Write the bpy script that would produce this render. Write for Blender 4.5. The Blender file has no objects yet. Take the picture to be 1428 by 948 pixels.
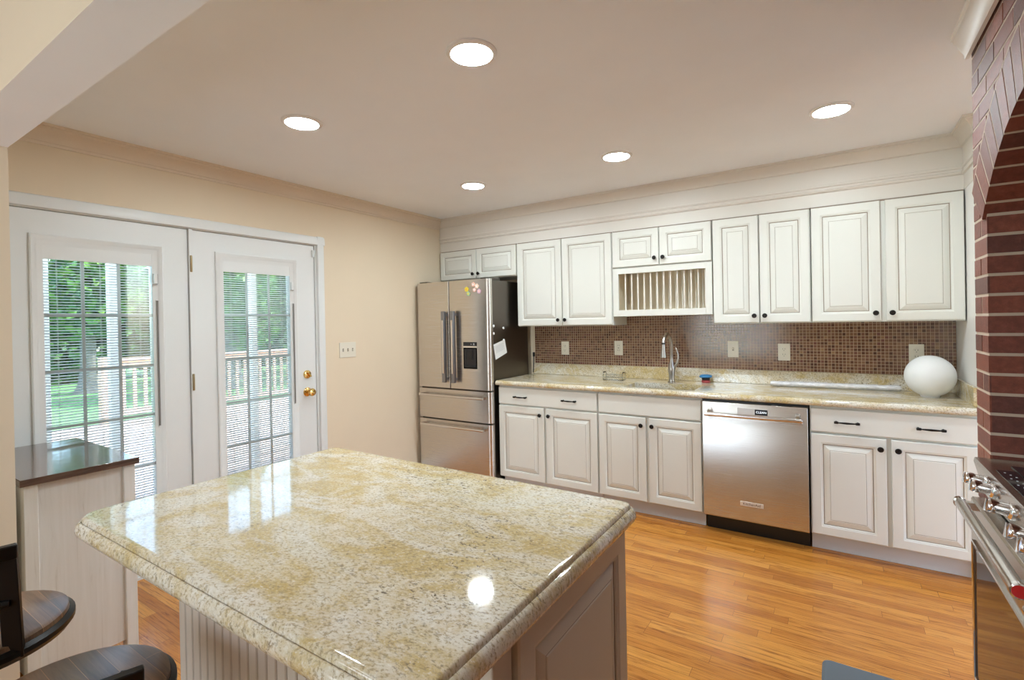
import bpy, math, random
from mathutils import Vector, Matrix
random.seed(7)
S = bpy.context.scene
COL = S.collection
PI = math.pi

# ------------------------------------------------------------------ camera
cam_d = bpy.data.cameras.new('camera'); cam = bpy.data.objects.new('camera', cam_d); COL.objects.link(cam)
F_PX, YAW, PITCH, ROLL, CYP = 693.3787, 0.5772, -0.004, -0.0193, 451.48
cam_d.sensor_fit = 'HORIZONTAL'; cam_d.sensor_width = 36.0
cam_d.lens = 36.0 * F_PX / 1428.0
cam_d.shift_y = (CYP - 474.0) / 1428.0
cam_d.clip_start = 0.02; cam_d.clip_end = 300
R0 = Vector((math.cos(YAW), math.sin(YAW), 0)); F0 = Vector((-math.sin(YAW), math.cos(YAW), 0)); U0 = Vector((0, 0, 1))
zf = F0*math.cos(PITCH) + U0*math.sin(PITCH); uf = U0*math.cos(PITCH) - F0*math.sin(PITCH)
rr = R0*math.cos(ROLL) + uf*math.sin(ROLL); uu = uf*math.cos(ROLL) - R0*math.sin(ROLL)
M = Matrix(((rr.x, uu.x, -zf.x, 3.28), (rr.y, uu.y, -zf.y, -4.0565), (rr.z, uu.z, -zf.z, 1.4045), (0, 0, 0, 1)))
cam.matrix_world = M
S.camera = cam

# ------------------------------------------------------------------ world, sun, lamps, exposure
S.view_settings.view_transform = 'Standard'; S.view_settings.look = 'None'
S.view_settings.gamma = 1.0; S.view_settings.use_curve_mapping = False
S.view_settings.exposure = 0.40
wld = bpy.data.worlds.new('sky'); S.world = wld; wld.use_nodes = True
wn = wld.node_tree.nodes; wl = wld.node_tree.links; wn.clear()
sky = wn.new('ShaderNodeTexSky'); sky.sky_type = 'NISHITA'; sky.sun_disc = False
sky.sun_elevation = math.radians(52); sky.sun_rotation = math.radians(20); sky.air_density = 1.0; sky.dust_density = 2.0
bg = wn.new('ShaderNodeBackground'); bg.inputs['Strength'].default_value = 1.1
wo = wn.new('ShaderNodeOutputWorld'); wl.new(sky.outputs[0], bg.inputs[0]); wl.new(bg.outputs[0], wo.inputs[0])
sun_d = bpy.data.lights.new('sun', 'SUN'); sun_d.energy = 8.0; sun_d.angle = math.radians(1.5); sun_d.color = (1, .95, .86)
sun = bpy.data.objects.new('sun', sun_d); COL.objects.link(sun)
sun.rotation_euler = Vector((-0.30, -0.75, -1.1)).to_track_quat('-Z', 'Y').to_euler()
DOWNLIGHT_EMIT = 160.0
DINING_FILL_W = 4.0
FILL_SPOT_W = 95.0

# ------------------------------------------------------------------ node material helpers
def mat(name, base=(.8, .8, .8), rough=.5, metal=0.0, spec=.5, emit=None, estr=0.0, coat=0.0, aniso=0.0):
    m = bpy.data.materials.new(name); m.use_nodes = True
    b = m.node_tree.nodes['Principled BSDF']
    b.inputs['Base Color'].default_value = (*base, 1); b.inputs['Roughness'].default_value = rough
    b.inputs['Metallic'].default_value = metal; b.inputs['Specular IOR Level'].default_value = spec
    if coat: b.inputs['Coat Weight'].default_value = coat; b.inputs['Coat Roughness'].default_value = .06
    if aniso: b.inputs['Anisotropic'].default_value = aniso
    if emit: b.inputs['Emission Color'].default_value = (*emit, 1); b.inputs['Emission Strength'].default_value = estr
    return m
class NT:
    def __init__(s, m):
        s.m = m; s.n = m.node_tree.nodes; s.l = m.node_tree.links; s.b = s.n['Principled BSDF']
    def coord(s, scale=(1, 1, 1), rot=(0, 0, 0), loc=(0, 0, 0)):
        tc = s.n.new('ShaderNodeTexCoord'); mp = s.n.new('ShaderNodeMapping')
        mp.inputs['Scale'].default_value = scale; mp.inputs['Rotation'].default_value = rot; mp.inputs['Location'].default_value = loc
        s.l.new(tc.outputs['Object'], mp.inputs['Vector']); return mp.outputs[0]
    def noise(s, vec, scale, detail=4, rough=.55, dist=0.0):
        t = s.n.new('ShaderNodeTexNoise'); t.inputs['Scale'].default_value = scale; t.inputs['Detail'].default_value = detail
        t.inputs['Roughness'].default_value = rough; t.inputs['Distortion'].default_value = dist
        s.l.new(vec, t.inputs['Vector']); return t.outputs['Fac']
    def ramp(s, fac, stops):
        r = s.n.new('ShaderNodeValToRGB'); e = r.color_ramp.elements
        while len(e) < len(stops): e.new(.5)
        for k, (p, c) in enumerate(stops):
            e[k].position = p; e[k].color = (*c, 1) if len(c) == 3 else c
        s.l.new(fac, r.inputs[0]); return r.outputs[0]
    def mix(s, fac, a, b, mode='MIX'):
        x = s.n.new('ShaderNodeMix'); x.data_type = 'RGBA'; x.blend_type = mode
        for sock, v in ((x.inputs[0], fac), (x.inputs[6], a), (x.inputs[7], b)):
            if hasattr(v, 'is_output'): s.l.new(v, sock)
            elif isinstance(v, (int, float)): sock.default_value = v
            else: sock.default_value = (*v, 1)
        return x.outputs[2]
    def math(s, op, a, b=0.0):
        x = s.n.new('ShaderNodeMath'); x.operation = op
        for sock, v in ((x.inputs[0], a), (x.inputs[1], b)):
            if hasattr(v, 'is_output'): s.l.new(v, sock)
            else: sock.default_value = v
        return x.outputs[0]
    def base(s, c): s.l.new(c, s.b.inputs['Base Color'])
    def bump(s, h, strength=.2, dist=.002):
        b = s.n.new('ShaderNodeBump'); b.inputs['Strength'].default_value = strength; b.inputs['Distance'].default_value = dist
        s.l.new(h, b.inputs['Height']); s.l.new(b.outputs[0], s.b.inputs['Normal'])
    def swiz(s, vec, order):
        a = s.n.new('ShaderNodeSeparateXYZ'); c = s.n.new('ShaderNodeCombineXYZ'); s.l.new(vec, a.inputs[0])
        for k, o in enumerate(order): s.l.new(a.outputs[o], c.inputs[k])
        return c.outputs[0]

MT = {}
def paint(name, c, rough=.6, bump=.06):
    m = mat(name, c, rough); t = NT(m); v = t.coord()
    n = t.noise(v, 3.0, 3); t.base(t.mix(n, tuple(x*.97 for x in c), tuple(min(1, x*1.03) for x in c)))
    t.bump(t.noise(v, 220, 2), bump, .001); MT[name] = m; return m
WALL = paint('wall_paint', (.79, .67, .505), .65)
CEIL = paint('ceiling_paint', (.90, .925, .965), .8)
TRIM = paint('trim_paint', (.74, .70, .635), .42, .02)
WHITE = paint('white_trim_paint', (.82, .80, .765), .35, .02)
DOORW = paint('door_paint', (.785, .805, .805), .35, .02)
CAB = paint('cabinet_paint', (.745, .745, .69), .36, .02)
GLAZE = paint('brown_glaze', (.27, .21, .155), .5, .02)
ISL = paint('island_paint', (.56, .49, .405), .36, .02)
ISLG = paint('island_glaze', (.19, .13, .09), .5, .02)
BLACK = mat('black_metal', (.012, .010, .009), .35, .6)
BLKP = mat('black_plastic', (.01, .01, .011), .3)
GLOSSBLK = mat('black_glass', (.012, .013, .018), .06)
CHROME = mat('polished_chrome', (.86, .86, .87), .07, 1.0)
BRASS = mat('polished_brass', (.80, .55, .20), .16, 1.0)
HINGE = mat('aged_brass', (.42, .33, .19), .35, 1.0)
IVORY = mat('ivory_plastic', (.80, .755, .64), .35)
IVORYD = mat('ivory_slot', (.20, .17, .12), .5)
OPAL = mat('opal_glass', (.82, .83, .83), .45)
WPLASTIC = mat('white_plastic', (.85, .85, .85), .4)
PAPER = mat('paper', (.86, .86, .84), .7)
INK = mat('grey_ink', (.35, .35, .36), .7)
RED = mat('red_enamel', (.50, .015, .015), .2)
BLUE = mat('blue_plastic', (.04, .22, .47), .4)
REDP = mat('red_plastic', (.36, .05, .05), .4)
MATG = mat('grey_mat', (.115, .135, .15), .75)
YEL = mat('yellow_enamel', (.85, .68, .06), .3)
GRN = mat('green_enamel', (.42, .55, .33), .3)
PINK = mat('pink_enamel', (.85, .55, .45), .3)
LIL = mat('lilac_enamel', (.62, .42, .50), .3)
LENS = mat('lamp_lens', (.9, .9, .9), .4, emit=(.84, .95, 1), estr=DOWNLIGHT_EMIT)
BLIND = mat('blind_slat', (.86, .87, .87), .5)
NICKEL = mat('brushed_nickel', (.50, .47, .43), .28, 1.0)

def steel(name, c, rough, scale):
    m = mat(name, c, rough, 1.0); t = NT(m); v = t.coord(scale)
    n = t.noise(v, 1.0, 3, .6)
    t.base(t.mix(n, tuple(x*.985 for x in c), tuple(min(1, x*1.015) for x in c)))
    r = t.math('MULTIPLY_ADD', n, .03); t.n[-1].inputs[2].default_value = rough - .015
    t.l.new(r, t.b.inputs['Roughness']); t.b.inputs['Anisotropic'].default_value = .7; t.b.inputs['Anisotropic Rotation'].default_value = .25
    tg = t.n.new('ShaderNodeTangent'); tg.direction_type = 'RADIAL'; tg.axis = 'Z'; t.l.new(tg.outputs[0], t.b.inputs['Tangent'])
    return m
STEEL = steel('stainless', (.64, .605, .565), .27, (3, 3, 900))
STEELH = steel('stainless_handle', (.70, .68, .66), .2, (200, 3, 3))
STEELD = steel('dark_stainless', (.165, .145, .125), .36, (3, 3, 700))
STEELR = steel('range_stainless', (.60, .57, .535), .24, (3, 900, 3))

def glass_mat(name, tint=(1, 1, 1), fres=1.45, rough=0.0):
    m = bpy.data.materials.new(name); m.use_nodes = True; n = m.node_tree.nodes; l = m.node_tree.links; n.clear()
    tr = n.new('ShaderNodeBsdfTransparent'); tr.inputs[0].default_value = (*tint, 1)
    gl = n.new('ShaderNodeBsdfGlossy'); gl.inputs['Roughness'].default_value = rough
    fr = n.new('ShaderNodeFresnel'); fr.inputs[0].default_value = fres
    mx = n.new('ShaderNodeMixShader'); o = n.new('ShaderNodeOutputMaterial')
    l.new(fr.outputs[0], mx.inputs[0]); l.new(tr.outputs[0], mx.inputs[1]); l.new(gl.outputs[0], mx.inputs[2]); l.new(mx.outputs[0], o.inputs[0])
    return m
GLASS = glass_mat('window_glass', (.96, .985, .98))
ACRYL = glass_mat('clear_acrylic', (.93, .95, .95), 1.5, .03)
FOILWRAP = mat('foil_wrap', (.70, .70, .72), .35, .45)
t = NT(FOILWRAP); v = t.coord((14, 60, 60)); n = t.noise(v, 1.6, 5, .7); t.bump(n, .9, .006)
t.base(t.ramp(n, [(.3, (.60, .60, .63)), (.65, (.92, .92, .94))]))

def oak_floor():
    m = mat('oak_floor', rough=.22); t = NT(m); v = t.coord()
    sx = t.n.new('ShaderNodeSeparateXYZ'); t.l.new(v, sx.inputs[0])
    row = t.math('FLOOR', t.math('DIVIDE', sx.outputs[1], .0572))
    wn_ = t.n.new('ShaderNodeTexWhiteNoise'); wn_.noise_dimensions = '1D'; t.l.new(row, wn_.inputs['W'])
    cx_ = t.n.new('ShaderNodeCombineXYZ'); t.l.new(t.math('ADD', sx.outputs[0], t.math('MULTIPLY', wn_.outputs['Value'], 37.0)), cx_.inputs[0]); t.l.new(sx.outputs[1], cx_.inputs[1])
    bt = t.n.new('ShaderNodeTexBrick'); t.l.new(cx_.outputs[0], bt.inputs['Vector'])
    bt.offset = 0; bt.squash = 1.0
    for k, val in (('Scale', 1.0), ('Brick Width', .78), ('Row Height', .0572), ('Mortar Size', .0007), ('Mortar Smooth', .3), ('Bias', 0.0)):
        bt.inputs[k].default_value = val
    bt.inputs['Color1'].default_value = (0, 0, 0, 1); bt.inputs['Color2'].default_value = (1, 1, 1, 1); bt.inputs['Mortar'].default_value = (.5, .5, .5, 1)
    tone = t.ramp(bt.outputs['Color'], [(0, (.46, .165, .025)), (.2, (.56, .22, .035)), (.7, (.62, .255, .042)), (1, (.69, .31, .06))])
    # grain: stretched along the strip, shifted per strip
    sh = t.n.new('ShaderNodeVectorMath'); sh.operation = 'MULTIPLY_ADD'
    t.l.new(bt.outputs['Color'], sh.inputs[0]); sh.inputs[1].default_value = (7, 3, 0); t.l.new(v, sh.inputs[2])
    mp = t.n.new('ShaderNodeMapping'); mp.inputs['Scale'].default_value = (1.6, 30, 1); t.l.new(sh.outputs[0], mp.inputs[0])
    g = t.noise(mp.outputs[0], 2.2, 8, .68, 1.4)
    mp2 = t.n.new('ShaderNodeMapping'); mp2.inputs['Scale'].default_value = (5, 210, 1); t.l.new(sh.outputs[0], mp2.inputs[0])
    g2 = t.noise(mp2.outputs[0], 1.5, 4, .6)
    gr = t.ramp(g, [(.30, (.22, .13, .08)), (.40, (.62, .52, .44)), (.47, (.95, .93, .90)), (.75, (1.15, 1.13, 1.08))])
    c = t.mix(.85, tone, gr, 'MULTIPLY')
    c = t.mix(.65, c, t.ramp(g2, [(.35, (.62, .55, .5)), (.6, (1.1, 1.1, 1.1))]), 'MULTIPLY')
    c = t.mix(bt.outputs['Fac'], c, (.10, .035, .012))
    t.base(c)
    t.l.new(t.ramp(g2, [(0, (.18, .18, .18)), (1, (.30, .30, .30))]), t.b.inputs['Roughness'])
    t.bump(bt.outputs['Fac'], -.25, .001)
    return m
FLOOR = oak_floor()

def granite(name, seed=0.0, gold=.5, dark=.5, pale=.5):
    m = mat(name, rough=.06, spec=.6); t = NT(m); v = t.coord(loc=(seed, seed*.7, seed*.3))
    big = t.noise(t.coord((1, 1.5, 1), (0, 0, .7), (seed, 2, 0)), 2.1, 9, .66, 1.3)
    flow = t.noise(t.coord((1.0, 2.6, 1.5), (0, 0, .5), (seed+3, 1, 0)), 2.2, 9, .68, 1.5)
    mid = t.noise(v, 26.0, 6, .72, .6); fine = t.noise(t.coord((1, 1.5, 1), (0, 0, -.5), (seed, 0, 0)), 120.0, 3, .7, .2)
    speck = t.noise(t.coord((1, 1.6, 1), (0, 0, .4), (seed+9, 2, 5)), 85.0, 3, .6, .4); zone = t.noise(t.coord(loc=(seed+1, 7, 2)), 2.6, 4, .6, .6)
    c = t.ramp(big, [(.28, (.67, .625, .54)), (.40, (.68, .625, .50)), (.47, (.65, .55, .36)), (.54, (.55, .41, .17)), (.60, (.63, .53, .34)), (.70, (.68, .635, .545))])
    c = t.mix(t.ramp(flow, [(.48, (0, 0, 0)), (.62, (.35+.8*pale,)*3)]), c, (.76, .73, .67))
    c = t.mix(t.ramp(mid, [(.51, (0, 0, 0)), (.64, (gold,)*3)]), c, (.53, .40, .19))
    c = t.mix(t.ramp(mid, [(.30, (.55,)*3), (.44, (0, 0, 0))]), c, (.80, .77, .70))
    c = t.mix(t.ramp(fine, [(.37, (.85,)*3), (.48, (0, 0, 0))]), c, (.37, .29, .17))
    c = t.mix(t.ramp(fine, [(.57, (0, 0, 0)), (.70, (.6,)*3)]), c, (.84, .82, .77))
    zr = t.ramp(zone, [(.42, (.12,)*3), (.60, (1, 1, 1))])
    sp = t.ramp(speck, [(.36, (1, 1, 1)), (.41, (0, 0, 0))])
    c = t.mix(t.math('MULTIPLY', t.math('MULTIPLY', sp, zr), dark), c, (.15, .115, .085))
    rust = t.noise(t.coord(loc=(seed+4, 5, 6)), 30.0, 5, .7, .4)
    c = t.mix(t.ramp(rust, [(.64, (0, 0, 0)), (.74, (.6,)*3)]), c, (.46, .27, .09))
    t.base(c); return m
GRAN = granite('island_granite', 0.0, .6, .95, .45)
GRANC = granite('counter_granite', 4.2, .35, .8, .6)
GRANB = granite('splash_granite', 8.8, .18, .8, .8)

def mosaic():
    m = mat('mosaic_tile', rough=.14); t = NT(m); v = t.swiz(t.coord(), (0, 2, 1))
    bt = t.n.new('ShaderNodeTexBrick'); t.l.new(v, bt.inputs['Vector']); bt.offset = 0; bt.squash = 1
    for k, val in (('Scale', 1.0), ('Brick Width', .021), ('Row Height', .021), ('Mortar Size', .0013), ('Mortar Smooth', .1), ('Bias', 0.0)):
        bt.inputs[k].default_value = val
    bt.inputs['Color1'].default_value = (0, 0, 0, 1); bt.inputs['Color2'].default_value = (1, 1, 1, 1); bt.inputs['Mortar'].default_value = (.5, .5, .5, 1)
    # one random value per tile
    fl = t.n.new('ShaderNodeVectorMath'); fl.operation = 'SNAP'; fl.inputs[1].default_value = (.021, .021, 1); t.l.new(v, fl.inputs[0])
    w = t.n.new('ShaderNodeTexWhiteNoise'); w.noise_dimensions = '2D'
    ml = t.n.new('ShaderNodeVectorMath'); ml.operation = 'SCALE'; ml.inputs['Scale'].default_value = 47.7; t.l.new(fl.outputs[0], ml.inputs[0])
    t.l.new(ml.outputs[0], w.inputs['Vector'])
    c = t.ramp(w.outputs['Value'], [(0, (.085, .038, .025)), (.18, (.14, .062, .038)), (.45, (.20, .098, .056)), (.7, (.24, .13, .072)), (.88, (.17, .066, .054)), (1, (.32, .19, .10))])
    c = t.mix(bt.outputs['Fac'], c, (.56, .43, .30))
    t.base(c)
    t.l.new(t.ramp(bt.outputs['Fac'], [(0, (.13,)*3), (1, (.6,)*3)]), t.b.inputs['Roughness'])
    hh = t.math('MULTIPLY_ADD', bt.outputs['Fac'], -1.0); t.n[-1].inputs[2].default_value = 1.0
    tl = t.math('ADD', hh, t.math('MULTIPLY', w.outputs['Value'], .12))
    t.bump(tl, .5, .0012); return m
TILE = mosaic()

def brickmat(name, c):
    m = mat(name, c, .42); t = NT(m); v = t.coord(); n = t.noise(v, 40, 5, .7); n2 = t.noise(v, 7, 3)
    cc = t.ramp(n, [(.25, tuple(x*.5 for x in c)), (.5, c), (.72, tuple(min(1, x*1.45+.015) for x in c))])
    t.base(t.mix(n2, cc, tuple(x*.75 for x in c)))
    t.bump(t.noise(v, 150, 5, .8), .55, .005); return m
BRK = [brickmat('brick_red', (.27, .072, .042)), brickmat('brick_dark', (.165, .050, .036)), brickmat('brick_mid', (.225, .060, .038)), brickmat('brick_orange', (.34, .105, .058))]
MORT = mat('mortar', (.60, .49, .39), .9); t = NT(MORT); t.bump(t.noise(t.coord(), 120, 4), .6, .004)

def woodmat(name, stops, scale, rough=.4):
    m = mat(name, rough=rough); t = NT(m); n = t.noise(t.coord(scale), 1.5, 6, .62, 1.2); t.base(t.ramp(n, stops)); t.bump(n, .12, .001); return m
HTOP = woodmat('dark_walnut_top', [(.3, (.055, .030, .022)), (.5, (.11, .062, .045)), (.7, (.165, .10, .075))], (22, 1.6, 20), .16); HTOP.node_tree.nodes['Principled BSDF'].inputs['Coat Weight'].default_value = .6; HTOP.node_tree.nodes['Principled BSDF'].inputs['Coat Roughness'].default_value = .08
HBODY = woodmat('whitewashed_wood', [(.25, (.60, .57, .51)), (.42, (.80, .79, .755)), (.7, (.85, .845, .82))], (26, 26, 1.3), .55)
SEATW = woodmat('walnut_seat', [(.3, (.085, .045, .022)), (.5, (.17, .095, .048)), (.72, (.27, .16, .085))], (2, 26, 6), .3)
t = NT(SEATW); sv = t.coord(); bt = t.n.new('ShaderNodeTexBrick'); t.l.new(sv, bt.inputs['Vector'])
for k, val in (('Scale', 1.0), ('Brick Width', 2.0), ('Row Height', .048), ('Mortar Size', .0006), ('Bias', 0.0)): bt.inputs[k].default_value = val
bt.inputs['Color1'].default_value = (.62, .6, .58, 1); bt.inputs['Color2'].default_value = (1.35, 1.3, 1.25, 1); bt.inputs['Mortar'].default_value = (2.2, 2.0, 1.7, 1)
old = [l for l in t.l if l.to_socket == t.b.inputs['Base Color']][0].from_socket
t.base(t.mix(1.0, old, bt.outputs['Color'], 'MULTIPLY'))
DECKW = woodmat('deck_boards', [(.3, (.40, .27, .22)), (.6, (.58, .43, .36))], (2, 14, 2), .7)
t = NT(DECKW); dv = t.swiz(t.coord(), (1, 0, 2)); bt = t.n.new('ShaderNodeTexBrick'); t.l.new(dv, bt.inputs['Vector'])
for k, val in (('Scale', 1.0), ('Brick Width', 4.0), ('Row Height', .14), ('Mortar Size', .005), ('Bias', 0.0)): bt.inputs[k].default_value = val
bt.inputs['Color1'].default_value = (.85, .85, .85, 1); bt.inputs['Color2'].default_value = (1.1, 1.1, 1.1, 1); bt.inputs['Mortar'].default_value = (.12, .1, .1, 1)
old = [l for l in t.l if l.to_socket == t.b.inputs['Base Color']][0].from_socket
t.base(t.mix(1.0, old, bt.outputs['Color'], 'MULTIPLY'))
CEDAR = woodmat('cedar_rail', [(.3, (.58, .36, .24)), (.6, (.72, .50, .37))], (10, 10, 1.5), .7)
def leafmat(name, a, b):
    m = mat(name, rough=.5); t = NT(m); n = t.noise(t.coord(), 5.0, 4, .7); t.base(t.ramp(n, [(.3, a), (.7, b)])); return m
LEAF = [leafmat('leaf_green', (.035, .12, .028), (.10, .26, .05)), leafmat('leaf_dark', (.015, .06, .022), (.045, .14, .04)), leafmat('leaf_bright', (.07, .20, .03), (.20, .38, .07))]
BARK = woodmat('bark', [(.3, (.12, .11, .10)), (.7, (.30, .28, .26))], (14, 14, 2), .9)
GRASS = mat('lawn', rough=.9); t = NT(GRASS); n = t.noise(t.coord(), 6, 6, .7); t.base(t.ramp(n, [(.3, (.06, .19, .06)), (.7, (.16, .36, .13))]))
SIDING = paint('siding', (.75, .77, .78), .6)

# ------------------------------------------------------------------ mesh helpers
ORG = {}
class MB:
    def __init__(s): s.v = []; s.f = []; s.m = []
    def add(s, vs, fs, m=0):
        b = len(s.v); s.v += [tuple(x) for x in vs]
        for f in fs: s.f.append(tuple(b+i for i in f)); s.m.append(m)
        return s
    def box(s, a, b, m=0):
        x0, x1 = sorted((a[0], b[0])); y0, y1 = sorted((a[1], b[1])); z0, z1 = sorted((a[2], b[2]))
        return s.add([(x0,y0,z0),(x1,y0,z0),(x1,y1,z0),(x0,y1,z0),(x0,y0,z1),(x1,y0,z1),(x1,y1,z1),(x0,y1,z1)],
                     [(0,3,2,1),(4,5,6,7),(0,1,5,4),(1,2,6,5),(2,3,7,6),(3,0,4,7)], m)
    def obox(s, c, ax, ay, az, m=0):
        c = Vector(c); P = []
        for k in (-1, 1):
            for (i, j) in ((-1,-1),(1,-1),(1,1),(-1,1)): P.append(c + Vector(ax)*i + Vector(ay)*j + Vector(az)*k)
        return s.add(P, [(0,3,2,1),(4,5,6,7),(0,1,5,4),(1,2,6,5),(2,3,7,6),(3,0,4,7)], m)
    def prism(s, poly, axis, a, b, m=0):
        n = len(poly)
        def P(p, t):
            if axis == 0: return (t, p[0], p[1])
            if axis == 1: return (p[0], t, p[1])
            return (p[0], p[1], t)
        return s.add([P(p, a) for p in poly]+[P(p, b) for p in poly],
                     [tuple(range(n))[::-1], tuple(range(n, 2*n))]+[(i, (i+1) % n, n+(i+1) % n, n+i) for i in range(n)], m)
    def loops(s, loops, m=0, caps=True, ms=None):
        n = len(loops[0]); b = len(s.v)
        for L in loops: s.v += [tuple(p) for p in L]
        for k in range(len(loops)-1):
            for i in range(n):
                j = (i+1) % n; s.f.append((b+k*n+i, b+k*n+j, b+(k+1)*n+j, b+(k+1)*n+i)); s.m.append(ms[k] if ms else m)
        if caps:
            s.f.append(tuple(b+i for i in range(n))[::-1]); s.m.append(m)
            s.f.append(tuple(b+(len(loops)-1)*n+i for i in range(n))); s.m.append(m)
        return s
    def tube(s, path, r, n=12, m=0, caps=True, flat=1.0):
        path = [Vector(p) for p in path]; L = []; up = None
        for k, p in enumerate(path):
            d = (path[min(k+1, len(path)-1)] - path[max(k-1, 0)]).normalized()
            if up is None:
                up = Vector((0, 0, 1)) if abs(d.z) < .9 else Vector((1, 0, 0))
            a = d.cross(up).normalized(); b = a.cross(d).normalized(); up = b
            rk = r[k] if isinstance(r, (list, tuple)) else r
            L.append([p + a*math.cos(2*PI*i/n)*rk + b*math.sin(2*PI*i/n)*rk*flat for i in range(n)])
        return s.loops(L, m, caps)
    def lathe(s, prof, c, axis=(0, 0, 1), n=24, m=0, sc=(1, 1), caps=True):
        c = Vector(c); az = Vector(axis).normalized(); ax = az.orthogonal().normalized(); ay = az.cross(ax)
        L = [[c + az*z + ax*math.cos(2*PI*i/n)*r*sc[0] + ay*math.sin(2*PI*i/n)*r*sc[1] for i in range(n)] for r, z in prof]
        return s.loops(L, m, caps)
    def build(s, name, mats, parent=None, bevel=0, seg=2, smooth=35, org=None):
        o0 = ORG.get(parent.name, Vector()) if parent else Vector(org) if org else None
        if o0 is None:
            xs = [p[0] for p in s.v]; ys = [p[1] for p in s.v]; zs = [p[2] for p in s.v]
            o0 = Vector(((min(xs)+max(xs))/2, (min(ys)+max(ys))/2, min(zs)))
        me = bpy.data.meshes.new(name); me.from_pydata([(p[0]-o0.x, p[1]-o0.y, p[2]-o0.z) for p in s.v], [], s.f)
        for mm in (mats if isinstance(mats, (list, tuple)) else [mats]): me.materials.append(mm)
        me.polygons.foreach_set('material_index', s.m)
        me.validate(); me.update()
        import bmesh
        bm = bmesh.new(); bm.from_mesh(me); bmesh.ops.recalc_face_normals(bm, faces=bm.faces); bm.to_mesh(me); bm.free()
        if smooth:
            me.polygons.foreach_set('use_smooth', [True]*len(me.polygons)); me.set_sharp_from_angle(angle=math.radians(smooth))
        o = bpy.data.objects.new(name, me); COL.objects.link(o)
        if parent: o.parent = parent
        else: o.location = o0
        ORG[o.name] = o0.copy()
        if bevel:
            b = o.modifiers.new('bevel', 'BEVEL'); b.width = bevel; b.segments = seg; b.limit_method = 'ANGLE'; b.angle_limit = math.radians(50); b.harden_normals = False
        return o
def tag(o, label=None, cat=None, group=None, kind=None):
    if label: o['label'] = label
    if cat: o['category'] = cat
    if group: o['group'] = group
    if kind: o['kind'] = kind
    return o
def thing(name, label, cat, loc, group=None, kind=None):
    o = bpy.data.objects.new(name, None); o.empty_display_size = .05; COL.objects.link(o); o.location = loc
    ORG[o.name] = Vector(loc); return tag(o, label, cat, group, kind)
def struct(name, mb, mats, **k): return tag(mb.build(name, mats, **k), kind='structure')
def box(a, b, m=0): return MB().box(a, b, m)

# ------------------------------------------------------------------ shell
H = 2.42
struct('floor', box((-.12, -7.4, -.06), (5.2, .12, 0)), FLOOR, org=(0, 0, 0))
struct('ceiling', box((-.12, -7.4, H), (5.2, .12, H+.1)), CEIL)
w = MB()
w.box((-.12, -1.705, 0), (0, .12, H)); w.box((-.12, -3.46, 2.018), (0, -1.705, H)); w.box((-.12, -3.80, 0), (0, -3.46, H))
w.box((-.12, -7.4, 0), (0, -3.80, H))
struct('wall_left', w, WALL, org=(0, 0, 0))
struct('wall_back', box((0, 0, 0), (5.2, .12, H)), WALL, org=(0, 0, 0))
w = MB(); w.box((0, -3.69, 0), (.93, -3.567, H)); w.box((.93, -3.69, 2.03), (3.69, -3.567, H))
struct('wall_front', w, [WALL, CEIL], org=(0, -3.6, 0))
mf = bpy.data.objects['wall_front'].data
for p in mf.polygons:
    if p.normal.z < -.9 and p.center.z > 1: p.material_index = 1
struct('wall_right', MB().box((3.9, -.585, 0), (5.2, 0, H)), WHITE, org=(0, 0, 0))
struct('wall_rear', MB().box((0, -7.4, 0), (.65, -7.28, H)).box((1.85, -7.4, 0), (5.2, -7.28, H)).box((.65, -7.4, 2.1), (1.85, -7.28, H)), WALL, org=(0, 0, 0))
struct('wall_dining', box((5.08, -7.28, 0), (5.2, -3.9, H)), WALL, org=(0, 0, 0))

# brick wall with arched alcove: real bricks on a mortar core
XB, Y0B, YC, ZC, RI, RO, HW = 3.71, -1.60, -2.40, 1.18, .835, 1.03, .62
core = MB(); YE = -4.0
CX = XB + .0015
zsp = ZC + math.sqrt(RI**2 - HW**2)
core.box((CX, YC+HW+.0015, 0), (5.0, Y0B, H), 0); core.box((CX, YE, 0), (5.0, YC-HW-.0015, H), 0)
N = 24; a0 = math.asin(HW/RI)
arc = [(YC + (RI+.0015)*math.sin(a0 - 2*a0*i/N), ZC + (RI+.0015)*math.cos(a0 - 2*a0*i/N)) for i in range(N+1)]
for i in range(N):
    (ya, za), (yb, zb) = arc[i], arc[i+1]
    core.prism([(ya, za), (yb, zb), (yb, H), (ya, H)], 0, CX, 5.0, 0)
core.box((4.46, YC-HW, 0), (5.0, YC+HW, zsp+.3), 0)
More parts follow.
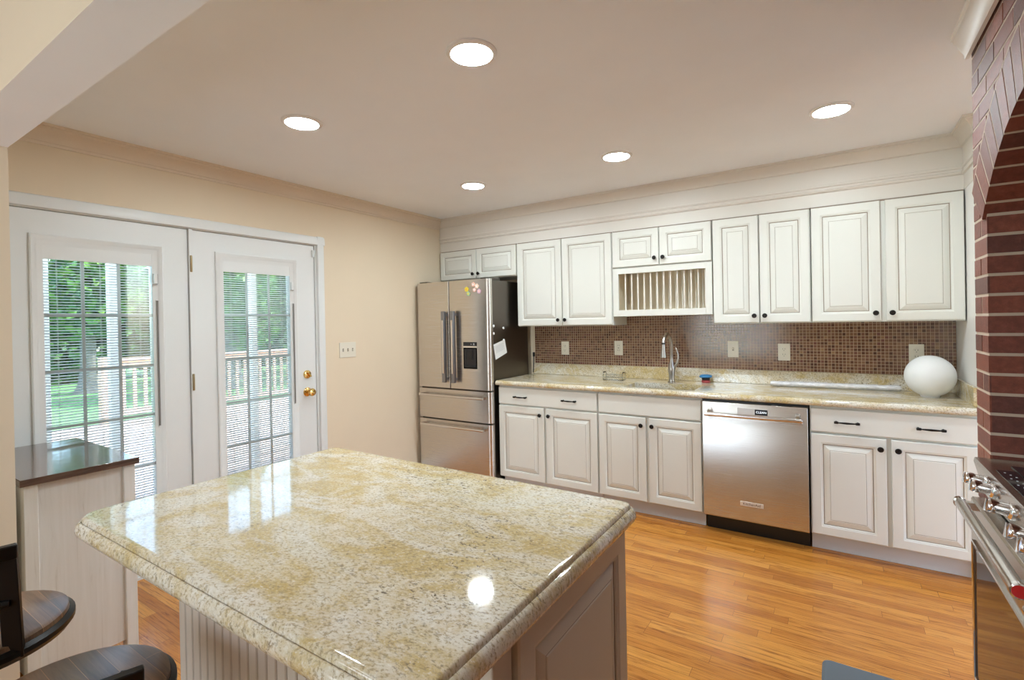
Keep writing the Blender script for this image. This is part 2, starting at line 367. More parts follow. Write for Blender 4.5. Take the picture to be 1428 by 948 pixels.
# ring bed of mortar
ring = []
aR = math.radians(50)
for i in range(N+1):
    a = aR - 2*aR*i/N; ring.append((a,))
for i in range(N):
    a1 = aR - 2*aR*i/N; a2 = aR - 2*aR*(i+1)/N
    p = [(YC+(RI+.0016)*math.sin(a1), ZC+(RI+.0016)*math.cos(a1)), (YC+(RI+.0016)*math.sin(a2), ZC+(RI+.0016)*math.cos(a2)), (YC+RO*math.sin(a2), ZC+RO*math.cos(a2)), (YC+RO*math.sin(a1), ZC+RO*math.cos(a1))]
    core.prism(p, 0, XB-.0068, CX, 0)
rb = random.Random(3)
def bm_(): return 1 + rb.choice([0, 0, 1, 1, 2, 2, 2, 3])
J = .010; CH = .0668; k = 0; z = .0
while z < H-.01:
    zt = min(z + CH - J, H)
    # wall face (X = XB), both piers and above the arch
    ys = Y0B - .0005
    first = .205 if k % 2 == 0 else .1
    y = ys; i = 0
    while y > YE:
        L = (first if i == 0 else .205) - (J if True else 0)
        ye = max(y - L, YE)
        segs = [(ye, y)]
        zm = (z+zt)/2
        lim = HW if zm < zsp else (math.sqrt(max(0, RI**2-(zm-ZC)**2)) if zm < ZC+RI else 0)
        if zm >= zsp and zm < ZC+RO-.02: lim = max(lim, min(math.sqrt(max(0, (RO-.02)**2-(zm-ZC)**2)) - .02, (zm-ZC)*math.tan(math.radians(50)) + .012))
        if lim > 0:
            out = []
            for (A, B) in segs:
                if B > YC+lim and A < YC+lim: out.append((YC+lim, B))
                elif A >= YC+lim or B <= YC-lim: out.append((A, B))
                if A < YC-lim and B > YC-lim: out.append((A, YC-lim))
            segs = out
        for (A, B) in segs:
            if B-A > .015:
                dx = rb.uniform(-.0008, .0006); core.box((XB+dx, A, z), (CX+.004, B, zt), bm_())
        y = ye - J; i += 1
    # alcove reveals (Y = YC +- HW)
    if zt < zsp + .02:
        x = XB + .0005; i = 0
        while x < 4.44:
            L = (.205 if (k % 2 == 0 or i > 0) else .205) - J
            xe = min(x+L, 4.45)
            d = rb.uniform(-.0006, .0008); mm = bm_()
            core.box((x, YC+HW+d, z), (xe, YC+HW+.010, zt), mm); core.box((x, YC-HW-.010, z), (xe, YC-HW-d, zt), bm_())
            x = xe + J; i += 1
        y = YC+HW-.01; i = 0
        while y > YC-HW+.03:
            L = .195 if (i > 0 or k % 2) else .095; ye = max(y-L, YC-HW)
            core.box((4.455, ye, z), (4.47, y, zt), bm_()); y = ye - J; i += 1
    z += CH; k += 1
# voussoirs on the face and bricks under the arch
nv = 21
for i in range(nv):
    a1 = aR - 2*aR*i/nv; a2 = aR - 2*aR*(i+1)/nv; g1 = .005/RI
    def q(a, r): return (YC+r*math.sin(a), ZC+r*math.cos(a))
    core.prism([q(a1-g1, RI), q(a2+g1, RI), q(a2+g1*.82, RO-.012), q(a1-g1*.82, RO-.012)], 0, XB-.0078+rb.uniform(-.0006, .0006), CX+.19, bm_())
    if abs((a1+a2)/2) < a0:
        x = CX+.19 + J; j = 0
        while x < 4.44:
            L = .185 if (j > 0 or i % 2) else .09; xe = min(x+L, 4.45)
            core.prism([q(a1-g1, RI), q(a2+g1, RI), q(a2+g1, RI+.02), q(a1-g1, RI+.02)], 0, x, xe, bm_()); x = xe+J; j += 1
struct('wall_brick', core, [MORT]+BRK, org=(XB, -2.4, 0), smooth=0)

# crown mouldings and trim
def crown_x(mb, prof, x0, x1, ywall, sgn=-1):      # runs along X on a wall facing -Y
    mb.prism([(ywall + sgn*p, zz) for p, zz in prof], 0, x0, x1)
def crown_y(mb, prof, y0, y1, xwall, sgn=1):
    mb.prism([(xwall + sgn*p, zz) for p, zz in prof], 1, y0, y1)
CR = [(0, 2.325), (.008, 2.325), (.010, 2.338), (.016, 2.342), (.022, 2.362), (.036, 2.382), (.052, 2.394), (.054, 2.406), (.064, 2.409), (.066, H), (0, H)]
c1 = MB(); crown_y(c1, CR, -3.567, -.31, 0); struct('trim_1', c1, paint('crown_paint', (.76, .655, .53), .5, .02), org=(0, 0, 0))
CR2 = [(0, 2.105), (.006, 2.105), (.006, 2.188), (.016, 2.192), (.020, 2.202), (.012, 2.210), (.012, 2.220), (.020, 2.224), (.022, 2.236), (.012, 2.24), (.012, 2.340), (.022, 2.345), (.026, 2.362), (.046, 2.392), (.058, 2.400), (.058, 2.408), (.066, 2.411), (.066, H), (0, H)]
sf = MB(); sf.box((0.001, -.290, 2.11), (3.90, 0, H))
crown_x(sf, CR2, 0.001, 3.90, -.290)
struct('trim_2', sf, TRIM, org=(0, 0, 0))
st = MB(); st.loops([[(3.904-p, -.291-p, zz) for p, zz in CR2], [(3.904-p, -.586-p, zz) for p, zz in CR2], [(4.3, -.586-p, zz) for p, zz in CR2]])
struct('trim_3', st, TRIM, org=(0, 0, 0))
cb = MB(); CRB = [(0, 2.335), (.012, 2.335), (.013, 2.35), (.022, 2.365), (.032, 2.385), (.042, 2.397), (.044, 2.408), (.050, 2.411), (.052, H), (0, H)]
crown_y(cb, CRB, -3.9, -1.605, XB-.008, -1); struct('trim_4', cb, WHITE, org=(0, 0, 0))
bb = MB(); bb.box((0, -1.64, 0), (.014, -.72, .10)); bb.box((0, -1.64, .10), (.008, -.72, .115)); struct('baseboard_left', bb, WHITE, org=(0, 0, 0))
# door casing
cs = MB()
cp = [(0, 0), (.004, .018), (.018, .020), (.045, .016), (.060, .012), (.066, .0)]
cs.prism([(2.008+u, dx) for u, dx in cp], 1, -3.53, -1.645) if False else None
def casing_h(mb, y0, y1, z0): mb.loops([[(dx, y, z0+u) for u, dx in cp] for y in (y0, y1)])
def casing_v(mb, yin, s, z0, z1): mb.loops([[(dx, yin+s*u, z) for u, dx in cp] for z in (z0, z1)])
casing_h(cs, -3.525, -1.646, 2.009); casing_v(cs, -1.712, 1, 0, 2.075); casing_v(cs, -3.457, -1, 0, 2.075)
struct('trim_5', cs, DOORW, org=(0, 0, 0))

# ------------------------------------------------------------------ patio doors
fj = MB(); fj.box((-.115, -1.722, 0), (-.001, -1.706, 2.016)); fj.box((-.115, -3.459, 0), (-.001, -3.445, 2.016)); fj.box((-.115, -3.445, 2.006), (-.001, -1.722, 2.017))
fj.box((-.10, -2.594, 0.016), (.004, -2.573, 2.006)); fj.box((-.115, -3.445, 0.0005), (-.001, -1.722, .016))
struct('trim_6', fj, DOORW, org=(0, 0, 0))
MUNT = mat('muntin_white', (.80, .83, .84), .5)
def ring_yz(mb, y0, y1, z0, z1, levels, m=0):
    mb.loops([[(x, y0+i, z0+i), (x, y1-i, z0+i), (x, y1-i, z1-i), (x, y0+i, z1-i)] for i, x in levels], m, caps=False)
def patio_door(name, y0, y1, gy0, gy1, hinge_y, knob, tilt):
    d = thing(name, None, None, (0, (y0+y1)/2, 0), kind='structure')
    g0, g1 = .345, 1.765; xf = -.012; xb = -.056
    a, b, c, e = gy0-.052, gy1+.052, g0-.052, 1.885
    p = MB(); p.box((xb, y0, .018), (xf, a+.01, 2.003)); p.box((xb, b-.01, .018), (xf, y1, 2.003)); p.box((xb, a+.01, .018), (xf, b-.01, c+.01)); p.box((xb, a+.01, e-.01), (xf, b-.01, 2.003))
    p.build('door_slab', DOORW, d)
    f = MB(); ring_yz(f, a, b, c, e, [(0, xf-.002), (0, xf+.010), (.006, xf+.013), (.016, xf+.010), (.024, xf+.004), (.030, xf+.002), (.052, xf-.001), (.052, xb-.004), (0, xb-.004)])
    f.box((xf-.03, gy0, g1), (xf-.002, gy1, e-.05))       # blind head housing
    f.build('lite_frame', DOORW, d)
    gl = MB(); gl.box((-.024, gy0-.004, g0-.004), (-.021, gy1+.004, g1+.004)); gl.box((-.050, gy0-.004, g0-.004), (-.047, gy1+.004, g1+.004)); gl.build('glass_pane', GLASS, d)
    mu = MB()
    for i in (1, 2):
        y = gy0+(gy1-gy0)*i/3; mu.box((-.0275, y-.008, g0), (-.0245, y+.008, g1))
    for i in (1, 2, 3, 4):
        zz = g0+(g1-g0)*i/5; mu.box((-.0274, gy0, zz-.008), (-.0246, gy1, zz+.008))
    mu.build('muntins', MUNT, d)
    bl = MB(); zz = g0+.012; n = 0
    while zz < g1-.004:
        bl.loops([[(-.0420, y, zz+tilt+.0008), (-.0355, y, zz+tilt*.5+.0016), (-.029, y, zz+.0008), (-.029, y, zz), (-.0355, y, zz+tilt*.5+.0008), (-.0420, y, zz+tilt)] for y in (gy0+.004, gy1-.004)]); zz += .0145
    for fy in (.12, .5, .88):
        y = gy0+(gy1-gy0)*fy; bl.box((-.0424, y-.0007, g0+.01), (-.0418, y+.0007, g1)); bl.box((-.0288, y-.0007, g0+.01), (-.0282, y+.0007, g1))
    bl.box((-.044, gy0+.003, g0+.001), (-.027, gy1-.003, g0+.010))
    bl.build('blind', BLIND, d, smooth=0)
    tr = MB(); yt = gy1+.020
    tr.box((xf+.001, yt-.004, .845), (xf+.0125, yt+.003, 1.567), 1); tr.box((xf, yt-.006, .84), (xf+.006, yt-.004, 1.57)); tr.box((xf+.002, yt-.003, 1.662), (xf+.0125, yt+.003, 1.72), 1)
    tr.box((xf, yt-.018, 1.664), (xf+.018, yt-.001, 1.72), 0)
    tr.build('blind_slider', [DOORW, mat('slider_slot', (.22, .21, .20), .6)], d)
    if hinge_y is not None:
        for zz in (.28, 1.075, 1.795):
            h = MB(); h.lathe([(.0055, -.05), (.0065, -.045), (.0065, .045), (.0055, .05)], (.006, hinge_y, zz), n=12); h.box((-.003, hinge_y-.004, zz-.05), (.0045, hinge_y+.003, zz+.05)); h.build('hinge', HINGE, d)
    if knob:
        ky = y1-.075
        k1 = MB(); k1.lathe([(.033, 0), (.033, .004), (.026, .010), (.012, .014), (.012, .034), (.020, .040), (.0275, .050), (.029, .060), (.024, .069), (.010, .073), (.0001, .0735)], (xf, ky, .915), (1, 0, 0), 28); k1.build('door_knob', BRASS, d)
        k2 = MB(); k2.lathe([(.031, 0), (.031, .005), (.027, .012), (.014, .016), (.0001, .0162)], (xf, ky, 1.045), (1, 0, 0), 28); k2.obox((xf+.024, ky, 1.045), (.012, 0, 0), (0, .004, .003), (0, -.012, .016)); k2.build('deadbolt', BRASS, d)
        k3 = MB(); k3.box((xf-.002, y1-.018, 1.92), (xf+.016, y1-.004, 1.97)); k3.build('latch_plate', DOORW, d)
    return d
patio_door('door_1', -3.442, -2.597, -3.255, -2.784, -2.584, False, .0046)
patio_door('door_2', -2.570, -1.725, -2.386, -1.924, None, True, .0072)

# ------------------------------------------------------------------ cabinet parts
def raised(mb, u0, u1, v0, v1, P, fr=.058, th=.02):
    """raised panel slab; P(u, v, d) maps across / up / depth behind the front face"""
    lev = [(0, th, 0), (0, .004, 0), (.0035, 0, 0), (fr-.010, 0, 0), (fr-.006, .0025, 0), (fr, .004, 0), (fr+.0018, .0085, 1), (fr+.0055, .0095, 1), (fr+.007, .0085, 0), (fr+.034, .0015, 0), (fr+.0355, .0027, 1), (fr+.037, .0027, 1), (fr+.040, .0008, 0)]
    L = [[P(u0+i, v0+i, d), P(u1-i, v0+i, d), P(u1-i, v1-i, d), P(u0+i, v1-i, d)] for i, d, m in lev]
    mb.loops(L, 0, True, [max(lev[k][2], lev[k+1][2]) if lev[k][2] and lev[k+1][2] else 0 for k in range(len(lev)-1)])
    return mb
def PY(yf): return lambda u, v, d: (u, yf+d, v)
def knob(x, yf, z, parent, axis=(0, -1, 0)):
    MB().lathe([(.006, 0), (.0055, .012), (.009, .016), (.0145, .020), (.0155, .024), (.0135, .028), (.009, .0295), (.007, .0285), (.0001, .029)], (x, yf, z), axis, 20).build('knob', BLACK, parent)
def pull(x, yf, z, parent, w=.062):
    m = MB()
    for s in (-1, 1):
        m.lathe([(.0065, 0), (.005, .006), (.005, .020)], (x+s*(w-.010), yf, z), (0, -1, 0), 12)
        m.tube([(x+s*w, yf-.024, z), (x+s*(w-.003), yf-.024, z), (x+s*(w-.018), yf-.025, z), (x+s*(w-.022), yf-.026, z)], [.0055, .0075, .0075, .005], 12)
    m.tube([(x-w+.02, yf-.026, z), (x-w+.03, yf-.027, z), (x, yf-.030, z), (x+w-.03, yf-.027, z), (x+w-.02, yf-.026, z)], [.0035, .0045, .0062, .0045, .0035], 12)
    m.build('handle', BLACK, parent)
def door_part(root, x0, x1, z0, z1, yf, kx=None, kz=None, fr=.058, name='door', mats=None):
    d = raised(MB(), x0, x1, z0, z1, PY(yf), fr).build(name, mats or [CAB, GLAZE], root, smooth=20)
    if kx is not None: knob(kx, yf, kz, d)
    return d
FY = -.6137
def base_cab(name, label, x0, x1, drawer_pulls, plain):
    r = thing(name, label, 'cabinet', ((x0+x1)/2, -.3, 0), 'white base cabinets under the granite counter')
    b = MB(); b.box((x0+.001, -.571, .105), (x0+.019, -.031, .872)); b.box((x1-.019, -.571, .105), (x1-.001, -.031, .872)); b.box((x0+.020, -.571, .106), (x1-.020, -.031, .123)); b.box((x0+.001, -.030, .105), (x1-.001, -.024, .872))
    xc = (x0+x1)/2
    for (za, zb) in ((.835, .872), (.690, .735), (.105, .145)): b.box((x0+.041, -.592, za), (x1-.041, -.572, zb))
    for (a, c) in ((x0+.001, x0+.041), (x1-.041, x1-.001)): b.box((a, -.592, .105), (c, -.572, .872))
    b.box((xc-.04, -.592, .145), (xc+.04, -.572, .690))
    b.build('body', [CAB], r)
    box((x0+.001, -.535, .0005), (x1-.001, -.515, .105)).build('toe_kick', mat('toe_paint', (.62, .62, .63), .5), r)
    xm = (x0+x1)/2; g = .006
    dr = MB(); y = FY
    lev = [(0, .020), (0, .004), (.004, 0)]
    dr.loops([[(x0+g+i, y+d, .722+i), (x1-g-i, y+d, .722+i), (x1-g-i, y+d, .858-i), (x0+g+i, y+d, .858-i)] for i, d in lev])
    do = dr.build('false_drawer_front' if plain else 'drawer', CAB, r, smooth=20)
    for x in drawer_pulls: pull(x, FY, .787, do)
    for s, (a, c) in enumerate(((x0+g, xm-.011), (xm+.011, x1-g))):
        kx = c-.028 if s == 0 else a+.028
        door_part(r, a, c, .114, .709, FY, kx, .655)
    return r
base_cab('base_cabinet', 'white base cabinet with two drawer pulls, between fridge and sink cabinet', .884, 1.782, (1.11, 1.552), False)
base_cab('sink_cabinet', 'white base cabinet under the sink, plain drawer front without pulls', 1.784, 2.5268, (), True)
base_cab('base_cabinet', 'white base cabinet with two drawer pulls, between dishwasher and brick wall', 3.140, 3.896, (3.325, 3.697), False)
def wall_cab(name, label, x0, x1, z0, z1, kz, yf=-.3257, fr=.058, gap=.004):
    r = thing(name, label, 'cabinet', ((x0+x1)/2, -.15, z0), 'white wall cabinets above the counter')
    b = MB(); b.box((x0+.001, -.303, z0), (x1-.001, -.001, z1-.002)); b.build('body', [CAB], r)
    xm = (x0+x1)/2
    for s, (a, c) in enumerate(((x0+.005, xm-gap), (xm+gap, x1-.005))):
        door_part(r, a, c, z0+.006, z1-.012, yf, (c-.028) if s == 0 else (a+.028), kz, fr)
    box((x0+.001, -.304, z1-.012), (x1-.001, -.290, z1-.002)).build('top_rail', GLAZE, r)
    return r
wall_cab('wall_cabinet', 'short white wall cabinet directly above the refrigerator', .016, .907, 1.815, 2.105, 1.862, fr=.052)
wall_cab('wall_cabinet', 'tall white wall cabinet beside the refrigerator, left of plate rack', .909, 1.801, 1.362, 2.105, 1.413)
wall_cab('wall_cabinet', 'short white wall cabinet directly above the wooden plate rack', 1.803, 2.550, 1.808, 2.105, 1.866, fr=.056)
wall_cab('wall_cabinet', 'tall narrow-doored white wall cabinet just right of plate rack', 2.552, 3.149, 1.362, 2.105, 1.414)
wall_cab('wall_cabinet', 'wide white wall cabinet nearest the brick wall, above the globe lamp', 3.151, 3.897, 1.362, 2.105, 1.416, gap=.012)

# plate rack under the short cabinet
pr_ = thing('plate_rack', 'open white plate rack with wooden dowels above the sink', 'plate rack', (2.176, -.15, 1.4304))
f = MB(); x0, x1, z0, z1 = 1.806, 2.548, 1.4304, 1.806
f.box((x0, -.316, z0), (x0+.044, -.296, z1)); f.box((x1-.044, -.316, z0), (x1, -.296, z1)); f.box((x0+.044, -.316, z0), (x1-.044, -.296, z0+.048)); f.box((x0+.044, -.316, z1-.044), (x1-.044, -.296, z1))
f.build('rack_frame', [CAB], pr_, bevel=.0015)
f = MB()
f.box((x0, -.2955, z0), (x0+.016, -.002, z1)); f.box((x1-.016, -.2955, z0), (x1, -.002, z1)); f.box((x0+.0165, -.2955, z0+.030), (x1-.0165, -.002, z0+.046)); f.box((x0+.0165, -.2955, z1-.012), (x1-.0165, -.002, z1)); f.box((x0+.0165, -.010, z0+.0465), (x1-.0165, -.002, z1-.0125))
f.build('rack_box', paint('rack_interior', (.80, .70, .53), .45, .02), pr_)
RP = paint('dowel_paint', (.82, .78, .70), .4, .02)
for yy in (-.282, -.135):
    for i in range(13):
        x = x0+.044+.050*(i+1)-.004
        MB().lathe([(.0058, z0+.046), (.0058, z1-.012)], (x, yy, 0), n=10).build('dowel', RP, pr_)

# ------------------------------------------------------------------ counter, splash, tile, sink, faucet
ct = MB(); X0, X1 = .874, 3.898; SX0, SX1, SY0, SY1 = 1.965, 2.465, -.555, -.262
prof = [(-.600, .8745), (-.622, .8745), (-.632, .878), (-.6365, .886), (-.6365, .896), (-.632, .906), (-.624, .911), (-.621, .914), (-.600, .914)]
ct.prism(prof, 0, X0, X1)
ct.box((X0, -.600, .8745), (SX0, -.001, .914)); ct.box((SX1, -.600, .8745), (X1, -.001, .914)); ct.box((SX0, -.600, .8745), (SX1, SY0, .914)); ct.box((SX0, SY1, .8745), (SX1, -.001, .914))
tag(ct.build('countertop', GRANC, org=(2.4, -.3, .8745)), 'long speckled cream granite countertop over the white base cabinets', 'countertop')
bs = MB(); bs.box((.884, -.021, .9145), (3.897, -.001, 1.0145)); bs.box((3.877, -.575, .9145), (3.897, -.021, 1.0145))
tag(bs.build('backsplash_curb', GRANB, bevel=.002), 'low granite upstand along the back of the counter', 'backsplash')
struct('trim_7', box((.900, -.008, 1.0148), (3.8985, -.0005, 1.4295)), TILE, org=(.9, 0, 1.0148))
sk = thing('sink', 'undermount stainless sink set in the granite counter below the faucet', 'sink', ((SX0+SX1)/2, -.4, .70))
b = MB(); e = .0005; zz0 = .70
b.box((SX0-.012, SY0-.012, zz0), (SX1+.012, SY1+.012, zz0+.003)); b.box((SX0-.012, SY0-.012, zz0), (SX0-.006, SY1+.012, .874)); b.box((SX1+.006, SY0-.012, zz0), (SX1+.012, SY1+.012, .874))
b.box((SX0-.012, SY0-.012, zz0), (SX1+.012, SY0-.006, .874)); b.box((SX0-.012, SY1+.006, zz0), (SX1+.012, SY1+.012, .874)); b.build('basin', mat('sink_steel', (.36, .35, .34), .3, 1.0), sk)
MB().lathe([(.04, .703), (.04, .706), (.03, .7065), (.0001, .7045)], ((SX0+SX1)/2, -.4, 0), n=24).build('drain', CHROME, sk)
fc = thing('faucet', 'brushed nickel gooseneck pull-down faucet behind the sink', 'faucet', (2.213, -.172, .914))
bx, by = 2.213, -.172
MB().lathe([(.030, .9145), (.030, .918), (.024, .924), (.022, .95), (.024, .98), (.027, 1.01), (.026, 1.03), (.020, 1.05), (.015, 1.075), (.0135, 1.10)], (bx, by, 0), n=24).build('body', NICKEL, fc)
pth = [(bx, by, 1.095), (bx, by-.002, 1.15), (bx, by-.006, 1.20)]
for i in range(11):
    a = PI*(1-i/10*.93); pth.append((bx-.001*i, by-.10 + .094*-math.cos(a)*-1 if False else by-.006-.085*(1-math.cos(PI-a)), 1.205+.085*math.sin(a)))
MB().tube(pth, .0125, 16).build('spout', NICKEL, fc)
e0 = Vector(pth[-1])
MB().lathe([(.0135, .004), (.0140, 0), (.0142, -.008)], e0, n=20).build('collar', BLKP, fc)
MB().lathe([(.0135, -.008), (.0150, -.02), (.0165, -.055), (.0215, -.095), (.0225, -.105), (.018, -.108), (.0001, -.107)], e0, n=20).build('spray_head', NICKEL, fc)
MB().tube([(bx+.012, by, 1.0), (bx+.028, by-.002, 1.035), (bx+.043, by-.004, 1.065), (bx+.052, by-.004, 1.10), (bx+.052, by-.004, 1.135), (bx+.043, by-.003, 1.165), (bx+.032, by-.002, 1.182)], [.014, .013, .012, .0105, .009, .0075, .005], 14, flat=.75).build('lever', NICKEL, fc)

# ------------------------------------------------------------------ refrigerator
fx0, fx1, fyf, fyb = .036, .864, -.69, -.07
fr_ = thing('refrigerator', 'stainless french door refrigerator with two bottom drawers', 'refrigerator', (.45, -.38, 0))
MB().box((fx0+.006, -.640, .03), (fx1-.004, fyb, 1.762)).box((fx0+.04, -.60, 0.0005), (fx1-.04, fyb-.02, .03)).build('body', STEELD, fr_, bevel=.006)
def fdoor(name, x0, x1, z0, z1, rl, rr_, front=fyf):
    pts = []
    def corner(xc, s, r):
        n = 8
        for i in range(n+1):
            a = i/n*PI/2; yield (xc + s*(r*math.sin(a)), front + r*(1-math.cos(a)))
    L = list(corner(x0+rl, -1, rl)); Rr = list(corner(x1-rr_, 1, rr_))
    poly = L[::-1] + Rr + [(x1, -.645), (x0, -.645)]
    return MB().prism(poly, 2, z0, z1).build(name, STEEL, fr_, smooth=40)
xm = .428
dl = fdoor('door', fx0, xm-.003, .832, 1.772, .035, .008)
dr_ = fdoor('door', xm+.003, fx1, .832, 1.772, .008, .036)
d1 = fdoor('freezer_drawer', fx0, fx1, .556, .818, .035, .036)
d2 = fdoor('freezer_drawer', fx0, fx1, .045, .542, .035, .036)
HB = mat('handle_shade_steel', (.27, .28, .31), .28, 1.0)  # handle body painted dark for the shadow and reflection beside the grip bar
for (xc, par) in ((.396, dl), (.500, dr_)):
    hb = MB().box((xc-.020, -.742, .885), (xc+.020, -.716, 1.508)).build('handle', HB, par, bevel=.003)
    for zs in (.905, 1.468): MB().box((xc-.014, -.716, zs), (xc+.014, -.6895, zs+.022)).build('handle_bracket', HB, par)
    MB().box((xc-.010, -.7475, .965), (xc+.010, -.7415, 1.43)).build('grip_bar', STEELH, hb, bevel=.0015)
for zc, par in ((.767, d1), (.500, d2)):
    h = MB(); h.tube([(.095, -.736, zc), (.815, -.736, zc)], .011, 14)
    h.box((.10, -.736, zc-.009), (.128, -.6895, zc+.009)); h.box((.782, -.736, zc-.009), (.81, -.6895, zc+.009))
    h.build('handle', STEELH, par)
dp = MB(); dp.box((.583, -.692, 1.205), (.728, -.6895, 1.238), 0); dp.box((.583, -.692, 1.192), (.728, -.6885, 1.200), 1)
ring = [(0, -.692), (.010, -.692), (.014, -.688), (.014, -.6895)]
dp.loops([[(.583+i, y, 1.010+i), (.728-i, y, 1.010+i), (.728-i, y, 1.190-i), (.583+i, y, 1.190-i)] for i, y in ring], 0)
dp.box((.625, -.699, 1.09), (.685, -.690, 1.175), 2); dp.box((.600, -.700, 1.026), (.712, -.690, 1.034), 2)
dp.box((.665, -.6925, 1.216), (.673, -.6919, 1.224), 3); dp.box((.690, -.6925, 1.212), (.704, -.6919, 1.228), 3)
dp.build('water_dispenser', [GLOSSBLK, CHROME, BLKP, INK], dr_, bevel=0)
for hx in (fx0+.02, fx1-.11): MB().box((hx, -.66, 1.7635), (hx+.095, -.50, 1.785)).build('hinge_cover', STEELD, fr_, bevel=.004)

def flower(name, label, c, r, m1, m2, cat='magnet', nrm=(0, -1, 0)):
    c = Vector(c); n = Vector(nrm); a = n.orthogonal().normalized(); b = n.cross(a); mb = MB()
    for i in range(5):
        ang = 2*PI*i/5; p = c + (a*math.cos(ang)+b*math.sin(ang))*r*.62
        mb.lathe([(r*.48, 0), (r*.46, .003), (r*.2, .0045), (.0001, .0048)], p, n, 12, 0)
    mb.lathe([(r*.4, .001), (r*.38, .006), (.0001, .007)], c, n, 12, 1)
    return tag(mb.build(name, [m1, m2]), label, cat, 'magnets on the refrigerator')
fm = -.6925
flower('flower_magnet', 'yellow flower magnet on the right fridge door', (.632, fm, 1.690), .020, YEL, mat('yellow_centre', (.9, .45, .03), .4))
flower('flower_magnet', 'pale green flower magnet below the yellow one', (.650, fm, 1.652), .020, GRN, YEL)
flower('flower_magnet', 'peach flower magnet high on the right fridge door', (.706, fm, 1.728), .019, PINK, WPLASTIC)
flower('flower_magnet', 'cream-centred pink flower magnet touching the peach one', (.742, fm, 1.712), .020, mat('peach_enamel', (.88, .68, .55), .3), WPLASTIC)
flower('flower_magnet', 'small peach flower magnet, lowest left of the pink cluster', (.716, fm, 1.681), .017, PINK, WPLASTIC)
flower('flower_magnet', 'lilac flower magnet right of the peach cluster', (.765, fm, 1.668), .020, LIL, PINK)
for nm, lab, y, z in (('button_magnet', 'upper front white button magnet on fridge side', -.628, 1.372), ('button_magnet', 'lower front white button magnet on fridge side', -.629, 1.309), ('button_magnet', 'rear white button magnet on fridge side, nearest the cabinet', -.480, 1.353),
                      ('button_magnet', 'pale button magnet holding upper rear corner of note', -.480, 1.246), ('button_magnet', 'pale button magnet holding front corner of the note', -.622, 1.205)):
    tag(MB().lathe([(.011, 0), (.011, .004), (.007, .007), (.0001, .0075)], (fx1-.0035, y, z), (1, 0, 0), 16).build(nm, WPLASTIC), lab, 'magnet', 'magnets on the refrigerator')
nt = MB(); X = fx1-.0032
pa, pb, pc, pd = (-.635, 1.215), (-.465, 1.253), (-.430, 1.136), (-.605, 1.086)
nt.loops([[(X, *p) for p in (pa, pb, pc, pd)], [(X+.0008, *p) for p in (pa, pb, pc, pd)]])
np_ = thing('note', 'white paper note held to the fridge side by magnets', 'note', (X, -.55, 1.09))
nt.build('sheet', PAPER, np_)
ln = MB()
for k in range(5):
    for (s, e_) in ((.12, .85),):
        tt = .2+.1*k
        def lp(u, v): 
            a = [pa[i]+(pb[i]-pa[i])*u for i in (0, 1)]; b_ = [pd[i]+(pc[i]-pd[i])*u for i in (0, 1)]
            return (a[0]+(b_[0]-a[0])*v, a[1]+(b_[1]-a[1])*v)
        q = [lp(s, tt), lp(e_-.1*(k % 2), tt), lp(e_-.1*(k % 2), tt+.02), lp(s, tt+.02)]
        ln.loops([[(X+.0007, *p) for p in q], [(X+.0011, *p) for p in q]])
ln.build('printed_lines', INK, np_)

# plug and cord by the fridge
pc_ = thing('power_cord', 'black plug and cord at the wall outlet beside the refrigerator', 'power cord', (.873, -.02, .93))
MB().box((.884, -.034, 1.075), (.897, -.0085, 1.115)).build('plug', BLKP, pc_, bevel=.003)
MB().tube([(.890, -.026, 1.078), (.890, -.027, 1.03), (.889, -.03, .97), (.886, -.032, .925)], .0045, 8).build('cord', BLKP, pc_)

# ------------------------------------------------------------------ dishwasher
dw = thing('dishwasher', 'stainless steel dishwasher with bar handle between white cabinets', 'dishwasher', (2.834, -.3, 0))
wx0, wx1 = 2.534, 3.132
MB().box((2.531, -.60, .105), (3.136, -.03, .868)).build('tub_casing', BLKP, dw)
p = MB(); p.prism([(-.604, .112), (-.626, .112), (-.632, .118), (-.632, .852), (-.628, .858), (-.604, .858)], 0, wx0, wx1)
dd = p.build('door', STEEL, dw, bevel=.0015)
h = MB(); h.tube([(2.560, -.690, .787), (3.108, -.690, .787)], .0125, 18)
for x in (2.585, 3.083):
    h.prism([(-.632, .822), (-.632, .792), (-.680, .776), (-.700, .778), (-.701, .795), (-.690, .800)], 0, x-.011, x+.011)
h.build('handle', STEELH, dd, bevel=.002)
MB().box((2.748, -.634, .790), (2.925, -.6318, .832)).build('control_plate', mat('satin_plate', (.74, .72, .70), .3, .6), dd, bevel=.001)
MB().box((2.848, -.6355, .794), (2.919, -.6335, .828)).build('display', GLOSSBLK, dd)
def text(name, s, size, loc, m, parent, rot=(PI/2, 0, 0), wscale=1.0):
    cu = bpy.data.curves.new('t', 'FONT'); cu.body = s; cu.size = size; cu.align_x = 'CENTER'; cu.align_y = 'CENTER'; cu.extrude = .0003
    to = bpy.data.objects.new('t', cu); COL.objects.link(to)
    dg = bpy.context.evaluated_depsgraph_get(); me = bpy.data.meshes.new_from_object(to.evaluated_get(dg))
    bpy.data.objects.remove(to); o = bpy.data.objects.new(name, me); COL.objects.link(o); me.materials.clear(); me.materials.append(m)
    me.transform(Matrix.Translation(Vector(loc)-ORG[parent.name]) @ Matrix.Rotation(rot[2], 4, 'Z') @ Matrix.Rotation(rot[0], 4, 'X') @ Matrix.Diagonal((wscale, 1, 1, 1)))
    o.parent = parent; ORG[o.name] = ORG[parent.name].copy(); return o
LIT = mat('lit_digits', (.8, .85, .9), .5, emit=(.85, .92, 1), estr=.9)
text('lettering', 'CLEAN', .019, (2.884, -.6358, .811), LIT, dd)
